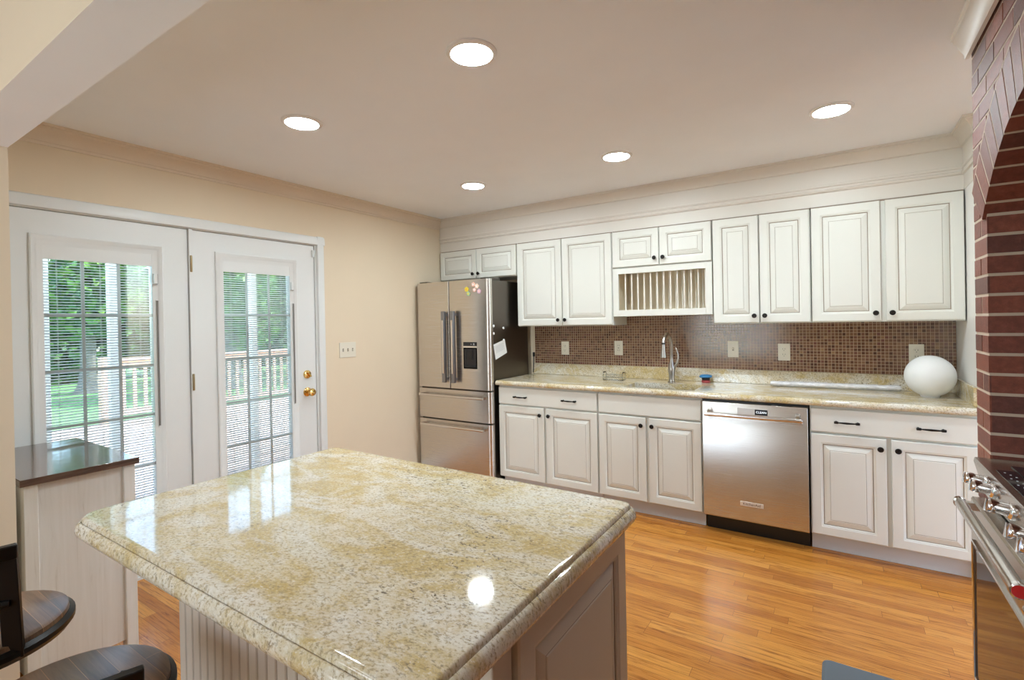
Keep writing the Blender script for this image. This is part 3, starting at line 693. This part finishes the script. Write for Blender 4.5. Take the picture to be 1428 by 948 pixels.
bd = MB().box((2.755, -.6345, .212), (2.888, -.6318, .240)).build('badge', mat('badge_plate', (.80, .77, .74), .3, .5), dd, bevel=.001)
text('lettering', 'KitchenAid', .0225, (2.8215, -.6347, .226), mat('badge_ink', (.05, .04, .04), .5), bd)
MB().box((2.536, -.54, .0005), (3.132, -.52, .105)).build('toe_panel', BLKP, dw)

# ------------------------------------------------------------------ range (faces -X)
rg = thing('range', 'stainless steel range with chrome knobs standing in the brick alcove', 'range', (4.0, -2.4, 0))
ry0, ry1 = -1.80, -3.0
b = MB(); b.prism([(3.70, .03), (3.70, .795), (3.690, .80), (3.664, .905), (3.667, .918), (4.38, .918), (4.38, .03)], 1, ry1, ry0); b.build('body', STEELR, rg)
b = MB(); b.box((3.735, ry1+.03, .915), (4.34, ry0-.10, .9215)); b.build('cooktop', GLOSSBLK, rg)
b = MB(); b.box((3.688, -2.60, .9165), (3.765, ry0-.16, .9195)); dots = b
for i in range(26):
    yy = -1.99-.022*i; dots.box((3.700+.008*(i % 3), yy-.003, .9190), (3.704+.008*(i % 3), yy+.003, .9199), 1)
    if i % 2: dots.box((3.735+.006*(i % 3), yy-.004, .9190), (3.738+.006*(i % 3), yy+.004, .9199), 1)
b.build('touch_panel', [GLOSSBLK, mat('panel_mark', (.62, .62, .62), .5)], rg)
GR = mat('cast_iron', (.025, .025, .026), .6, .3)
for yc in (-2.08, -2.46, -2.82):
    g = MB()
    for q in (-.13, 0, .13): g.box((3.80, yc+q-.006, .9225), (4.30, yc+q+.006, .950))
    for xx in (3.82, 4.05, 4.27): g.box((xx-.006, yc-.15, .9225), (xx+.006, yc+.15, .948))
    g.build('grate', GR, rg)
def oven_door(y0, y1):
    m = MB(); m.prism([(3.695, .13), (3.660, .13), (3.655, .136), (3.655, .778), (3.660, .785), (3.695, .785)], 1, y1+.004, y0-.004)
    d = m.build('oven_door', STEELR, rg, bevel=.001)
    wdw = MB(); ym = .055
    wdw.loops([[(x, y0-ym-i, .20+i), (x, y1+ym+i, .20+i), (x, y1+ym+i, .64-i), (x, y0-ym-i, .64-i)] for i, x in ((0, 3.6555), (0, 3.651), (.006, 3.651), (.008, 3.6535))], 0, True, [0, 0, 0])
    wdw.build('oven_window', mat('oven_glass', (.05, .03, .022), .05), d)
    fr2 = MB(); fr2.loops([[(x, y0-ym+.012-i, .188+i), (x, y1+ym-.012+i, .188+i), (x, y1+ym-.012+i, .652-i), (x, y0-ym+.012-i, .652-i)] for i, x in ((0, 3.656), (0, 3.649), (.004, 3.647), (.009, 3.649), (.012, 3.656))], 0, False)
    fr2.build('window_trim', CHROME, d)
    h = MB(); hy0, hy1 = y0-.02, y1+.068; HX = 3.624
    h.tube([(HX, hy0, .765), (HX, hy1, .765)], .0165, 20)
    for y in (hy0-.03, hy1+.03): h.box((HX, y-.012, .753), (3.657, y+.012, .777))
    hh = h.build('handle', STEELH, d)
    for y, s in ((hy0, 1), (hy1, -1)):
        MB().lathe([(.0185, -.012), (.0185, .002), (.0155, .004), (.0154, .003), (.0001, .003)], (HX, y, .765), (0, s, 0), 24).build('handle_cap', CHROME, hh)
        e = MB().lathe([(.0150, .0025), (.0145, .0045), (.0001, .005)], (HX, y, .765), (0, s, 0), 24).build('medallion', RED, hh)
oven_door(ry0, -2.545); oven_door(-2.555, ry1)
MB().box((3.675, ry1+.01, .03), (3.70, ry0-.01, .122)).build('kick_panel', STEELR, rg)
for s in (ry0-.06, ry1+.06):
    for x in (3.76, 4.30): MB().lathe([(.02, .0005), (.02, .03)], (x, s, 0), n=12).build('leg', BLACK, rg)
nrm = Vector((-.105, 0, -.026)).normalized(); nrm = Vector((-.9706, 0, .0)) if False else Vector((-.97, 0, -.24)).normalized()
axk = Vector((-.985, 0, .17)).normalized()
for y in (-1.925, -2.015, -2.205, -2.40, -2.49, -2.68, -2.78, -2.90):
    c = Vector((3.674, y, .868))
    kb = MB().lathe([(.0245, -.004), (.0245, .006), (.022, .009), (.0175, .011), (.0165, .030), (.0185, .036), (.0185, .050), (.0165, .054), (.0001, .0545)], c, axk, 28)
    tz = axk.cross(Vector((0, 1, 0)))
    kb.obox(c + axk*.0555, axk*.003, tz*.0165, Vector((0, .0045, 0)))
    kb.build('knob', CHROME, rg)

# ------------------------------------------------------------------ island
iX0, iX1, iY0, iY1 = 1.562, 2.830, -3.606, -2.752
def rrect(x0, x1, y0, y1, rads, off, z, n=6):
    P = []
    for (cx, cy, a0_), r in zip(((x1, y1, 0), (x0, y1, PI/2), (x0, y0, PI), (x1, y0, 1.5*PI)), rads):
        sx = 1 if cx == x1 else -1; sy = 1 if cy == y1 else -1
        ox, oy = cx - sx*r, cy - sy*r; R_ = max(r-off, .001)
        for i in range(n+1):
            a = a0_ + PI/2*i/n; P.append((ox+R_*math.cos(a), oy+R_*math.sin(a), z))
    return P
isl = MB(); rads = (.035, .04, .075, .06)
lv = [(.06, .862), (.030, .862), (.010, .864), (.003, .871), (0, .880), (.0005, .888), (.004, .897), (.010, .903), (.013, .9035), (.0145, .9015), (.0155, .9085), (.0175, .9125), (.021, .914), (.030, .914), (.05, .914)]
isl.loops([rrect(iX0, iX1, iY0, iY1, rads, o_, z_) for o_, z_ in lv])
tag(isl.build('island_countertop', GRAN, org=(2.2, -3.18, .862), smooth=50), 'polished cream and gold granite top of the kitchen island', 'countertop')
ib = thing('kitchen_island', 'beige island cabinet with beadboard front under the granite top', 'island', (2.22, -3.09, 0))
bX0, bX1, bY0, bY1 = 1.66, 2.792, -3.385, -2.785
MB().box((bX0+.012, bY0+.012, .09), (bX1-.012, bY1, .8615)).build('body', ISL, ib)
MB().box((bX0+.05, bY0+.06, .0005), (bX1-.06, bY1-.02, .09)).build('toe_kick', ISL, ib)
bd = MB(); x = bX0+.006; pw = .0408; bd.box((bX0+.004, bY0+.009, .0905), (bX1-.062, bY0+.012, .8615), 1)
while x < bX1-.068:
    xe = min(x+pw, bX1-.064); bd.prism([(x+.0024, bY0+.0095), (x+.0024, bY0+.003), (x+.005, bY0), (xe-.005, bY0), (xe-.0024, bY0+.003), (xe-.0024, bY0+.0095)], 2, .0905, .8615, 0); x = xe
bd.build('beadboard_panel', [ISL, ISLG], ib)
cpst = MB(); cpst.box((bX1-.060, bY0-.002, .0905), (bX1, bY0+.058, .8615)); 
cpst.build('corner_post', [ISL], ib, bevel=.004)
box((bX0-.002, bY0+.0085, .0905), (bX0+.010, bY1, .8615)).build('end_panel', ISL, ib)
PX = lambda u, v, d: (bX1-.002-d+.012, u, v)
for n_, (a, c) in enumerate(((bY0+.066, bY1-.004),)):
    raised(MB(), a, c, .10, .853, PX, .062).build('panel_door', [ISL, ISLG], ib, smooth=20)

# ------------------------------------------------------------------ side cabinet by the patio door
hx0, hx1, hy0, hy1, hz = .045, .785, -3.526, -3.155, .86
hc = thing('sideboard', 'small whitewashed sideboard with dark walnut top beside patio door', 'sideboard', (.415, -3.34, 0))
MB().box((hx0, hy0, hz-.026), (hx1, hy1, hz)).build('top', HTOP, hc, bevel=.002)
for (lx, ly) in ((hx0+.012, hy0+.012), (hx1-.060, hy0+.012), (hx0+.012, hy1-.052), (hx1-.060, hy1-.052)):
    MB().box((lx, ly, .0005), (lx+.048, ly+.040, hz-.0265)).build('leg', HBODY, hc, bevel=.002)
MB().box((hx0+.03, hy0+.020, .10), (hx1-.026, hy1-.018, hz-.0265)).build('body', HBODY, hc)
for (a, c) in ((hx0+.064, .412), (.418, hx1-.064)):
    d = MB().box((a, hy1-.017, .12), (c, hy1-.005, hz-.05)).build('door', HBODY, hc, bevel=.002)
    MB().lathe([(.006, 0), (.006, .012), (.012, .018), (.0001, .022)], (c-.03 if a < .3 else a+.03, hy1-.005, .55), (0, 1, 0), 14).build('knob', BLACK, d)

# ------------------------------------------------------------------ bar stools
def stool(label, c, seat_z, rot, end, other, bar_z):
    r = thing('bar_stool', label, 'stool', (c[0], c[1], 0), 'bar stools at the kitchen island')
    cx, cy = c; R_ = .19
    MB().lathe([(.0001, seat_z-.020), (R_-.012, seat_z-.020), (R_-.006, seat_z-.014), (R_-.008, seat_z-.004), (R_-.020, seat_z), (.0001, seat_z-.004)], (cx, cy, 0), n=48).build('seat', SEATW, r)
    MB().lathe([(R_-.03, seat_z-.050), (R_-.004, seat_z-.048), (R_+.006, seat_z-.034), (R_+.006, seat_z-.022), (R_-.005, seat_z-.0145), (R_-.03, seat_z-.0205)], (cx, cy, 0), n=48).build('seat_rim', BLACK, r)
    MB().lathe([(.024, .30), (.024, seat_z-.06), (.09, seat_z-.05), (.09, seat_z-.045)], (cx, cy, 0), n=20).build('screw_post', BLACK, r)
    for k in range(4):
        a = rot+PI/4+k*PI/2; MB().tube([(cx+.03*math.cos(a), cy+.03*math.sin(a), .42), (cx+.12*math.cos(a), cy+.12*math.sin(a), .25), (cx+.22*math.cos(a), cy+.22*math.sin(a), .012)], .013, 10).build('leg', BLACK, r)
    MB().tube([(cx+.165*math.cos(2*PI*k/24), cy+.165*math.sin(2*PI*k/24), .16) for k in range(25)], .009, 8, caps=False).build('foot_ring', BLACK, r)
    e, o_ = Vector((*end, bar_z)), Vector((*other, bar_z)); mid = (e+o_)/2
    out = Vector((mid.x-cx, mid.y-cy, 0)).normalized()
    bar = MB(); P = []
    for k in range(9):
        s = k/8; p = e.lerp(o_, s) + out*.05*math.sin(PI*s); P.append(p)
    L = []
    for k, p in enumerate(P):
        d = (P[min(k+1, 8)]-P[max(k-1, 0)]).normalized(); nn = Vector((-d.y, d.x, 0))
        L.append([p+nn*.007+Vector((0, 0, -.035)), p-nn*.007+Vector((0, 0, -.035)), p-nn*.011, p+nn*.011])
    bar.loops(L); bar.build('top_rail', BLACK, r, bevel=.003)
    for p in (e, o_):
        b_ = Vector((cx, cy, seat_z-.035)) + (p-Vector((cx, cy, bar_z))).normalized()*(R_-.01); b_.z = seat_z-.038
        dd_ = (o_-e).normalized(); nn = Vector((-dd_.y, dd_.x, 0)); q = p + (mid-p).normalized()*.02
        L = []
        for s in (0, .3, .6, 1):
            cc = b_.lerp(Vector((q.x, q.y, bar_z-.004)), s); L.append([cc+dd_*.019+nn*.007, cc-dd_*.019+nn*.007, cc-dd_*.019-nn*.007, cc+dd_*.019-nn*.007])
        MB().loops(L).build('back_post', BLACK, r, bevel=.002)
    zz = seat_z + (bar_z-seat_z)*.42
    MB().tube([e.lerp(o_, .05)*1+Vector((0, 0, zz-bar_z)), mid+out*.03+Vector((0, 0, zz-bar_z)), e.lerp(o_, .95)+Vector((0, 0, zz-bar_z))], .008, 10).build('back_rail', BLACK, r)
stool('dark walnut-seated bar stool beside the sideboard, farther from island corner', (1.43, -3.755), .655, .3, (1.628, -3.712), (1.455, -3.985), .897)
stool('dark walnut-seated bar stool tucked nearest the beadboard island front', (1.90, -3.70), .625, .9, (2.205, -3.668), (1.965, -3.955), .785)

# floor mat
mt = MB(); mt.loops([rrect(3.215, 3.615, -2.60, -1.690, (.03,)*4, o_, z_) for o_, z_ in ((0, .001), (0, .008), (.003, .014), (.012, .018), (.016, .0185))])
tag(mt.build('floor_mat', MATG, smooth=50), 'dark grey cushioned floor mat on the oak floor by the range', 'floor mat')

# ------------------------------------------------------------------ things on the counter
lz = .9145; prof = []
for i in range(25):
    a = -PI/2 + PI*i/24; rx = .122*math.cos(a); prof.append((max(rx, .0001), .122*math.sin(a)))
prof = [p for p in prof if p[1] > -.1175]; prof = [(.001, -.1175), (prof[0][0]*.98, -.1175)] + prof
lp_ = thing('table_lamp', 'white opal glass egg-shaped globe lamp on the counter end', 'lamp', (3.742, -.246, lz))
MB().lathe(prof, (3.742, -.246, lz+.122), n=48).build('glass_globe', OPAL, lp_, smooth=60)
MB().lathe([(.045, 0), (.045, .0045), (.0001, .0045)], (3.742, -.246, lz), n=24).build('base', WPLASTIC, lp_)
fo = MB(); a_, b_ = Vector((2.885, -.098, lz+.0195)), Vector((3.622, -.070, lz+.0205)); L = []
rf = random.Random(5)
for k in range(60):
    s = k/59; c = a_.lerp(b_, s); w_ = rf.uniform(.88, 1.0); r = [.0205*(w_-.16*rf.random()) if i != 12 else .0195 for i in range(16)]
    if k in (0, 59): r = [.013]*16
    L.append([c + Vector((0, math.cos(2*PI*i/16), math.sin(2*PI*i/16)))*r[i] for i in range(16)])
fo.loops(L); tag(fo.build('wrapped_roll', FOILWRAP, smooth=25), 'long silver foil-wrapped roll lying along the granite upstand', 'roll')
# clear sponge holder
sh_ = thing('sponge_caddy', 'clear acrylic caddy on the counter left of the sink', 'caddy', (1.755, -.19, lz))
sx0, sx1, sy0, sy1 = 1.668, 1.840, -.230, -.165
MB().box((sx0, sy0, lz), (sx1, sy1, lz+.006)).build('base', ACRYL, sh_, bevel=.002)
for x in (sx0+.004, sx1-.004):
    MB().tube([(x, sy0+.004, lz+.004), (x, sy0+.001, lz+.05), (x, sy0+.012, lz+.062), (x, sy1-.012, lz+.062), (x, sy1-.001, lz+.05), (x, sy1-.004, lz+.004)], .005, 10).build('side_loop', ACRYL, sh_)
for zz in (.022, .042):
    m = MB(); m.tube([(sx0+.004, sy0+.002, lz+zz), (sx1-.004, sy0+.002, lz+zz)], .0035, 8); m.tube([(sx0+.004, sy1-.002, lz+zz), (sx1-.004, sy1-.002, lz+zz)], .0035, 8); m.build('rail', ACRYL, sh_)
# scrub brush
br = thing('scrub_brush', 'small dish brush with blue top and red base right of faucet', 'brush', (2.445, -.085, lz))
bc = (2.445, -.085)
MB().lathe([(.030, 0), (.033, .006), (.031, .016), (.026, .019)], (*bc, lz), n=28).build('base', REDP, br)
MB().lathe([(.024, .018), (.030, .024), (.030, .034), (.024, .036)], (*bc, lz), n=28).build('bristle_block', BLKP, br)
MB().lathe([(.026, .036), (.046, .040), (.050, .046), (.046, .054), (.030, .060), (.0001, .061)], (*bc, lz), n=28, sc=(1, .8)).build('grip', BLUE, br)

# ------------------------------------------------------------------ outlets and switches
def plate(name, label, cat, x0, x1, z0, z1, kind):
    r = thing(name, label, cat, ((x0+x1)/2, -.0085, z0), 'ivory wall plates on the mosaic')
    MB().box((x0, -.0135, z0), (x1, -.0085, z1)).build('cover_plate', IVORY, r, bevel=.002)
    xc = (x0+x1)/2; zc = (z0+z1)/2
    if kind == 'duplex':
        for s in (-1, 1):
            zz = zc+s*.0195
            o = MB().lathe([(.0165, .013), (.0165, .0165), (.0155, .0172), (.0001, .0172)], (xc, 0, zz), (0, -1, 0), 24).build('socket', IVORY, r)
            m = MB(); m.box((xc-.0085, -.0178, zz-.001), (xc-.0055, -.0171, zz+.008)); m.box((xc+.0055, -.0178, zz-.001), (xc+.0085, -.0171, zz+.008)); m.lathe([(.0028, .0171), (.0028, .0178)], (xc, 0, zz-.008), (0, -1, 0), 10); m.build('slots', IVORYD, o)
    elif kind == 'toggle':
        MB().box((xc-.006, -.0142, zc-.012), (xc+.006, -.0134, zc+.012)).build('toggle_slot', IVORYD, r)
        MB().obox((xc, -.018, zc+.003), (.0035, 0, 0), (0, .007, -.002), (0, .002, .005)).build('toggle', IVORY, r)
    else:
        o = MB().box((xc-.0165, -.0165, zc-.033), (xc+.0165, -.0134, zc+.033)).build('socket', IVORY, r, bevel=.001)
        m = MB()
        for s in (-1, 1):
            zz = zc+s*.02; m.box((xc-.0085, -.0172, zz-.003), (xc-.0055, -.0164, zz+.006)); m.box((xc+.0055, -.0172, zz-.003), (xc+.0085, -.0164, zz+.006))
        m.box((xc-.006, -.0175, zc-.003), (xc+.006, -.0164, zc+.003)); m.build('slots', IVORYD, o)
plate('wall_outlet', 'ivory duplex outlet on mosaic nearest the refrigerator', 'outlet', 1.180, 1.255, 1.097, 1.217, 'duplex')
plate('wall_outlet', 'ivory safety outlet on mosaic above the clear caddy', 'outlet', 1.688, 1.764, 1.104, 1.226, 'gfci')
plate('light_switch', 'ivory single toggle switch plate on mosaic right of faucet', 'switch', 2.591, 2.667, 1.106, 1.229, 'toggle')
plate('wall_outlet', 'ivory duplex outlet on mosaic above the dishwasher', 'outlet', 2.928, 3.005, 1.090, 1.211, 'duplex')
plate('wall_outlet', 'ivory duplex outlet partly hidden behind the globe lamp', 'outlet', 3.668, 3.745, 1.092, 1.213, 'duplex')
sw = thing('light_switch', 'ivory three-toggle switch plate on beige wall beside patio door', 'switch', (0, -1.44, 1.145))
MB().box((.0005, -1.520, 1.146), (.006, -1.362, 1.266)).build('cover_plate', IVORY, sw, bevel=.002)
for yy in (-1.487, -1.441, -1.395):
    MB().box((.0055, yy-.006, 1.194), (.0066, yy+.006, 1.218)).build('toggle_slot', IVORYD, sw)
    MB().obox((.011, yy, 1.203), (.007, 0, -.002), (0, .0035, 0), (.002, 0, .005)).build('toggle', IVORY, sw)

# ------------------------------------------------------------------ recessed ceiling lights
for (x, y, lab) in ((2.147, -2.559, 'large recessed ceiling light above the island, nearest the viewer'), (1.066, -2.538, 'recessed ceiling light nearest the patio doors'), (3.275, -1.133, 'recessed ceiling light nearest the brick wall'),
                    (2.157, -1.112, 'recessed ceiling light in front of the sink and plate rack'), (1.05, -1.121, 'recessed ceiling light in front of the refrigerator')):
    r = thing('recessed_light', lab, 'ceiling light', (x, y, H-.012), 'recessed lights in the kitchen ceiling')
    MB().lathe([(.078, -.0005), (.096, -.0005), (.096, -.004), (.088, -.010), (.079, -.011), (.0778, -.009), (.0778, -.0005)], (x, y, H), n=40, caps=False).build('trim_ring', WPLASTIC, r)
    MB().lathe([(.0775, -.001), (.0775, -.006), (.070, -.0085), (.0001, -.0095)], (x, y, H), n=40).build('lens', LENS, r)
# added fill spot behind the camera, lifting the kitchen ceiling and front faces
fd = bpy.data.lights.new('fill_spot', 'SPOT'); fd.energy = FILL_SPOT_W; fd.spot_size = math.radians(125); fd.spot_blend = .6; fd.shadow_soft_size = .75; fd.color = (.86, .94, 1)
fo_ = bpy.data.objects.new('fill_spot', fd); COL.objects.link(fo_); fo_.location = (1.7, -6.0, 1.15)
fo_.rotation_euler = (Vector((2.1, -1.9, 2.42)) - Vector(fo_.location)).to_track_quat('-Z', 'Y').to_euler()
# added fill discs below the dining room ceiling, no fixtures there
for i, (x, y) in enumerate(((1.3, -5.2), (3.4, -5.2))):
    ld = bpy.data.lights.new('dining_fill', 'AREA'); ld.energy = DINING_FILL_W; ld.shape = 'DISK'; ld.size = .5; ld.color = (.93, .97, 1)
    lo = bpy.data.objects.new('dining_fill', ld); COL.objects.link(lo); lo.location = (x, y, H-.05)

# ------------------------------------------------------------------ outside
struct('deck_floor', box((-6.1, -4.6, -.16), (-.121, 6.0, -.02)), DECKW, org=(0, 0, -.16))
bpy.data.objects['deck_floor']['label'] = 'weathered wooden deck outside the patio doors'; bpy.data.objects['deck_floor']['category'] = 'deck'
lw = MB(); lw.add([(-60, -40, -1.0), (-.5, -40, -.6), (-.5, 50, -.6), (-60, 50, -1.0)], [(0, 1, 2, 3)]); struct('lawn', lw, GRASS, org=(0, 0, 0))
struct('wall_exterior', box((-.135, 0.13, -.6), (-.121, 6, 3)), SIDING)
rl = thing('deck_railing', 'cedar railing along the far edge of the deck', 'railing', (-5.96, 2.4, -.02))
box((-6.03, -1.20, -.018), (-5.90, -1.07, .98)).build('post', CEDAR, rl)
box((-6.03, 2.40, -.018), (-5.90, 2.53, .98)).build('post', CEDAR, rl)
box((-6.04, -1.07, .925), (-5.88, 5.9, .965)).build('top_rail', CEDAR, rl)
box((-5.98, -1.07, .83), (-5.94, 5.9, .915)).build('upper_rail', CEDAR, rl)
box((-5.98, -1.07, .08), (-5.94, 5.9, .165)).build('bottom_rail', CEDAR, rl)
yy = -.90
while yy < 5.8:
    if not 2.36 < yy < 2.57: box((-5.985, yy-.02, .10), (-5.945, yy+.02, .90)).build('baluster', CEDAR, rl)
    yy += .145
for (y, lab) in ((-3.02, 'white porch post seen at left edge of the left door glass'), (-2.655, 'white porch post seen in middle of the left door glass'), (-1.645, 'white porch post seen through the right door glass')):
    tag(MB().box((-1.03, y-.024, -.0195), (-.97, y+.024, 2.7)).build('porch_post', WHITE, bevel=.003), lab, 'post', 'white porch posts outside')
tag(MB().box((-1.05, -3.2, 2.70), (-.95, 1.0, 2.85)).box((-.95, -3.2, 2.75), (-.14, 1.0, 2.83)).build('porch_roof', WHITE), 'white porch roof edge above the patio doors', 'porch roof')

def foliage(mb, c, rad, n, size, rnd, nm):
    for _ in range(n):
        while True:
            p = Vector((rnd.uniform(-1, 1), rnd.uniform(-1, 1), rnd.uniform(-1, 1)))
            if .25 < p.length < 1: break
        q = Vector(c)+Vector((p.x*rad[0], p.y*rad[1], p.z*rad[2]))
        a = Vector((rnd.gauss(0, 1), rnd.gauss(0, 1), rnd.gauss(0, .6))).normalized(); b_ = a.orthogonal().normalized()
        b_ = (b_ + a.cross(b_)*rnd.uniform(-1, 1)).normalized(); s = size*rnd.uniform(.6, 1.3)
        mb.add([q-a*s, q-b_*s*.5, q+a*s, q+b_*s*.5], [(0, 1, 2, 3)], rnd.randrange(nm))
def tree(label, x, y, h, r, trunk_r, crown0, n, size, mats, seed, name='tree', nclump=9):
    rnd = random.Random(seed); zg = -.6 - .4*(abs(x)-.5)/59.5
    t_ = thing(name, label, 'tree', (x, y, zg), 'trees beyond the deck')
    MB().tube([(x, y, zg-.02), (x, y, zg+.25), (x+.05, y, zg+.8), (x+.1, y+.05, h*.6), (x+.1, y, h*.9)], [trunk_r*1.9, trunk_r*1.3, trunk_r, trunk_r*.75, trunk_r*.3], 12).build('trunk', BARK, t_)
    mb = MB()
    for k in range(nclump):
        a = rnd.uniform(0, 2*PI); rr2 = rnd.uniform(.15, .75)*r; zz = rnd.uniform(crown0, h)
        foliage(mb, (x+rr2*math.cos(a), y+rr2*math.sin(a), zz), (r*.55, r*.55, (h-crown0)*.22), n//nclump, size, rnd, len(mats))
    mb.build('crown', mats, t_, smooth=0)
tree('grey-trunked tree standing nearest the deck on the lawn', -13.5, -.22, 8, 1.7, .15, 2.6, 4000, .16, [LEAF[0], LEAF[2]], 1)
tree('tall tree with pale trunk behind the nearest one', -18.0, 2.2, 8, 1.8, .22, 2.0, 6000, .17, [LEAF[0], LEAF[1], LEAF[2]], 2)
tree('bright leafy tree behind the deck corner', -14.2, 4.9, 5.6, 1.7, .16, .8, 6000, .14, [LEAF[2], LEAF[0]], 3)
tree('leafy tree behind the middle of the deck railing', -17.5, 6.9, 5.6, 1.9, .16, .7, 7000, .15, [LEAF[0], LEAF[2]], 4)
tree('leafy tree at right seen through the right patio door', -14.0, 9.0, 5.6, 1.8, .16, .7, 6000, .15, [LEAF[0], LEAF[2]], 5)
tree('leafy tree farthest right beyond the deck railing', -17.0, 11.6, 5.6, 1.9, .16, .7, 6000, .15, [LEAF[0], LEAF[2]], 6)
tree('low leafy tree at far left of the lawn', -17.5, -1.7, 8, 1.9, .16, .9, 5000, .16, [LEAF[0], LEAF[1]], 7)
rnd = random.Random(11); mb = MB()
for i, yy in enumerate((-4, -1.0, 2.0, 5.0, 8.0, 11.0, 14.0)):
    for k in range(7): foliage(mb, (-23.5+rnd.uniform(-.6, .6), yy+rnd.uniform(-1.6, 1.6), rnd.uniform(-.2, 4.2)), (1.3, 1.6, 1.3), 900, .2, rnd, 2)
tag(mb.build('woodland', [LEAF[1], LEAF[0]], smooth=0), 'dark green woodland foliage closing off the lawn', 'foliage', kind='stuff')
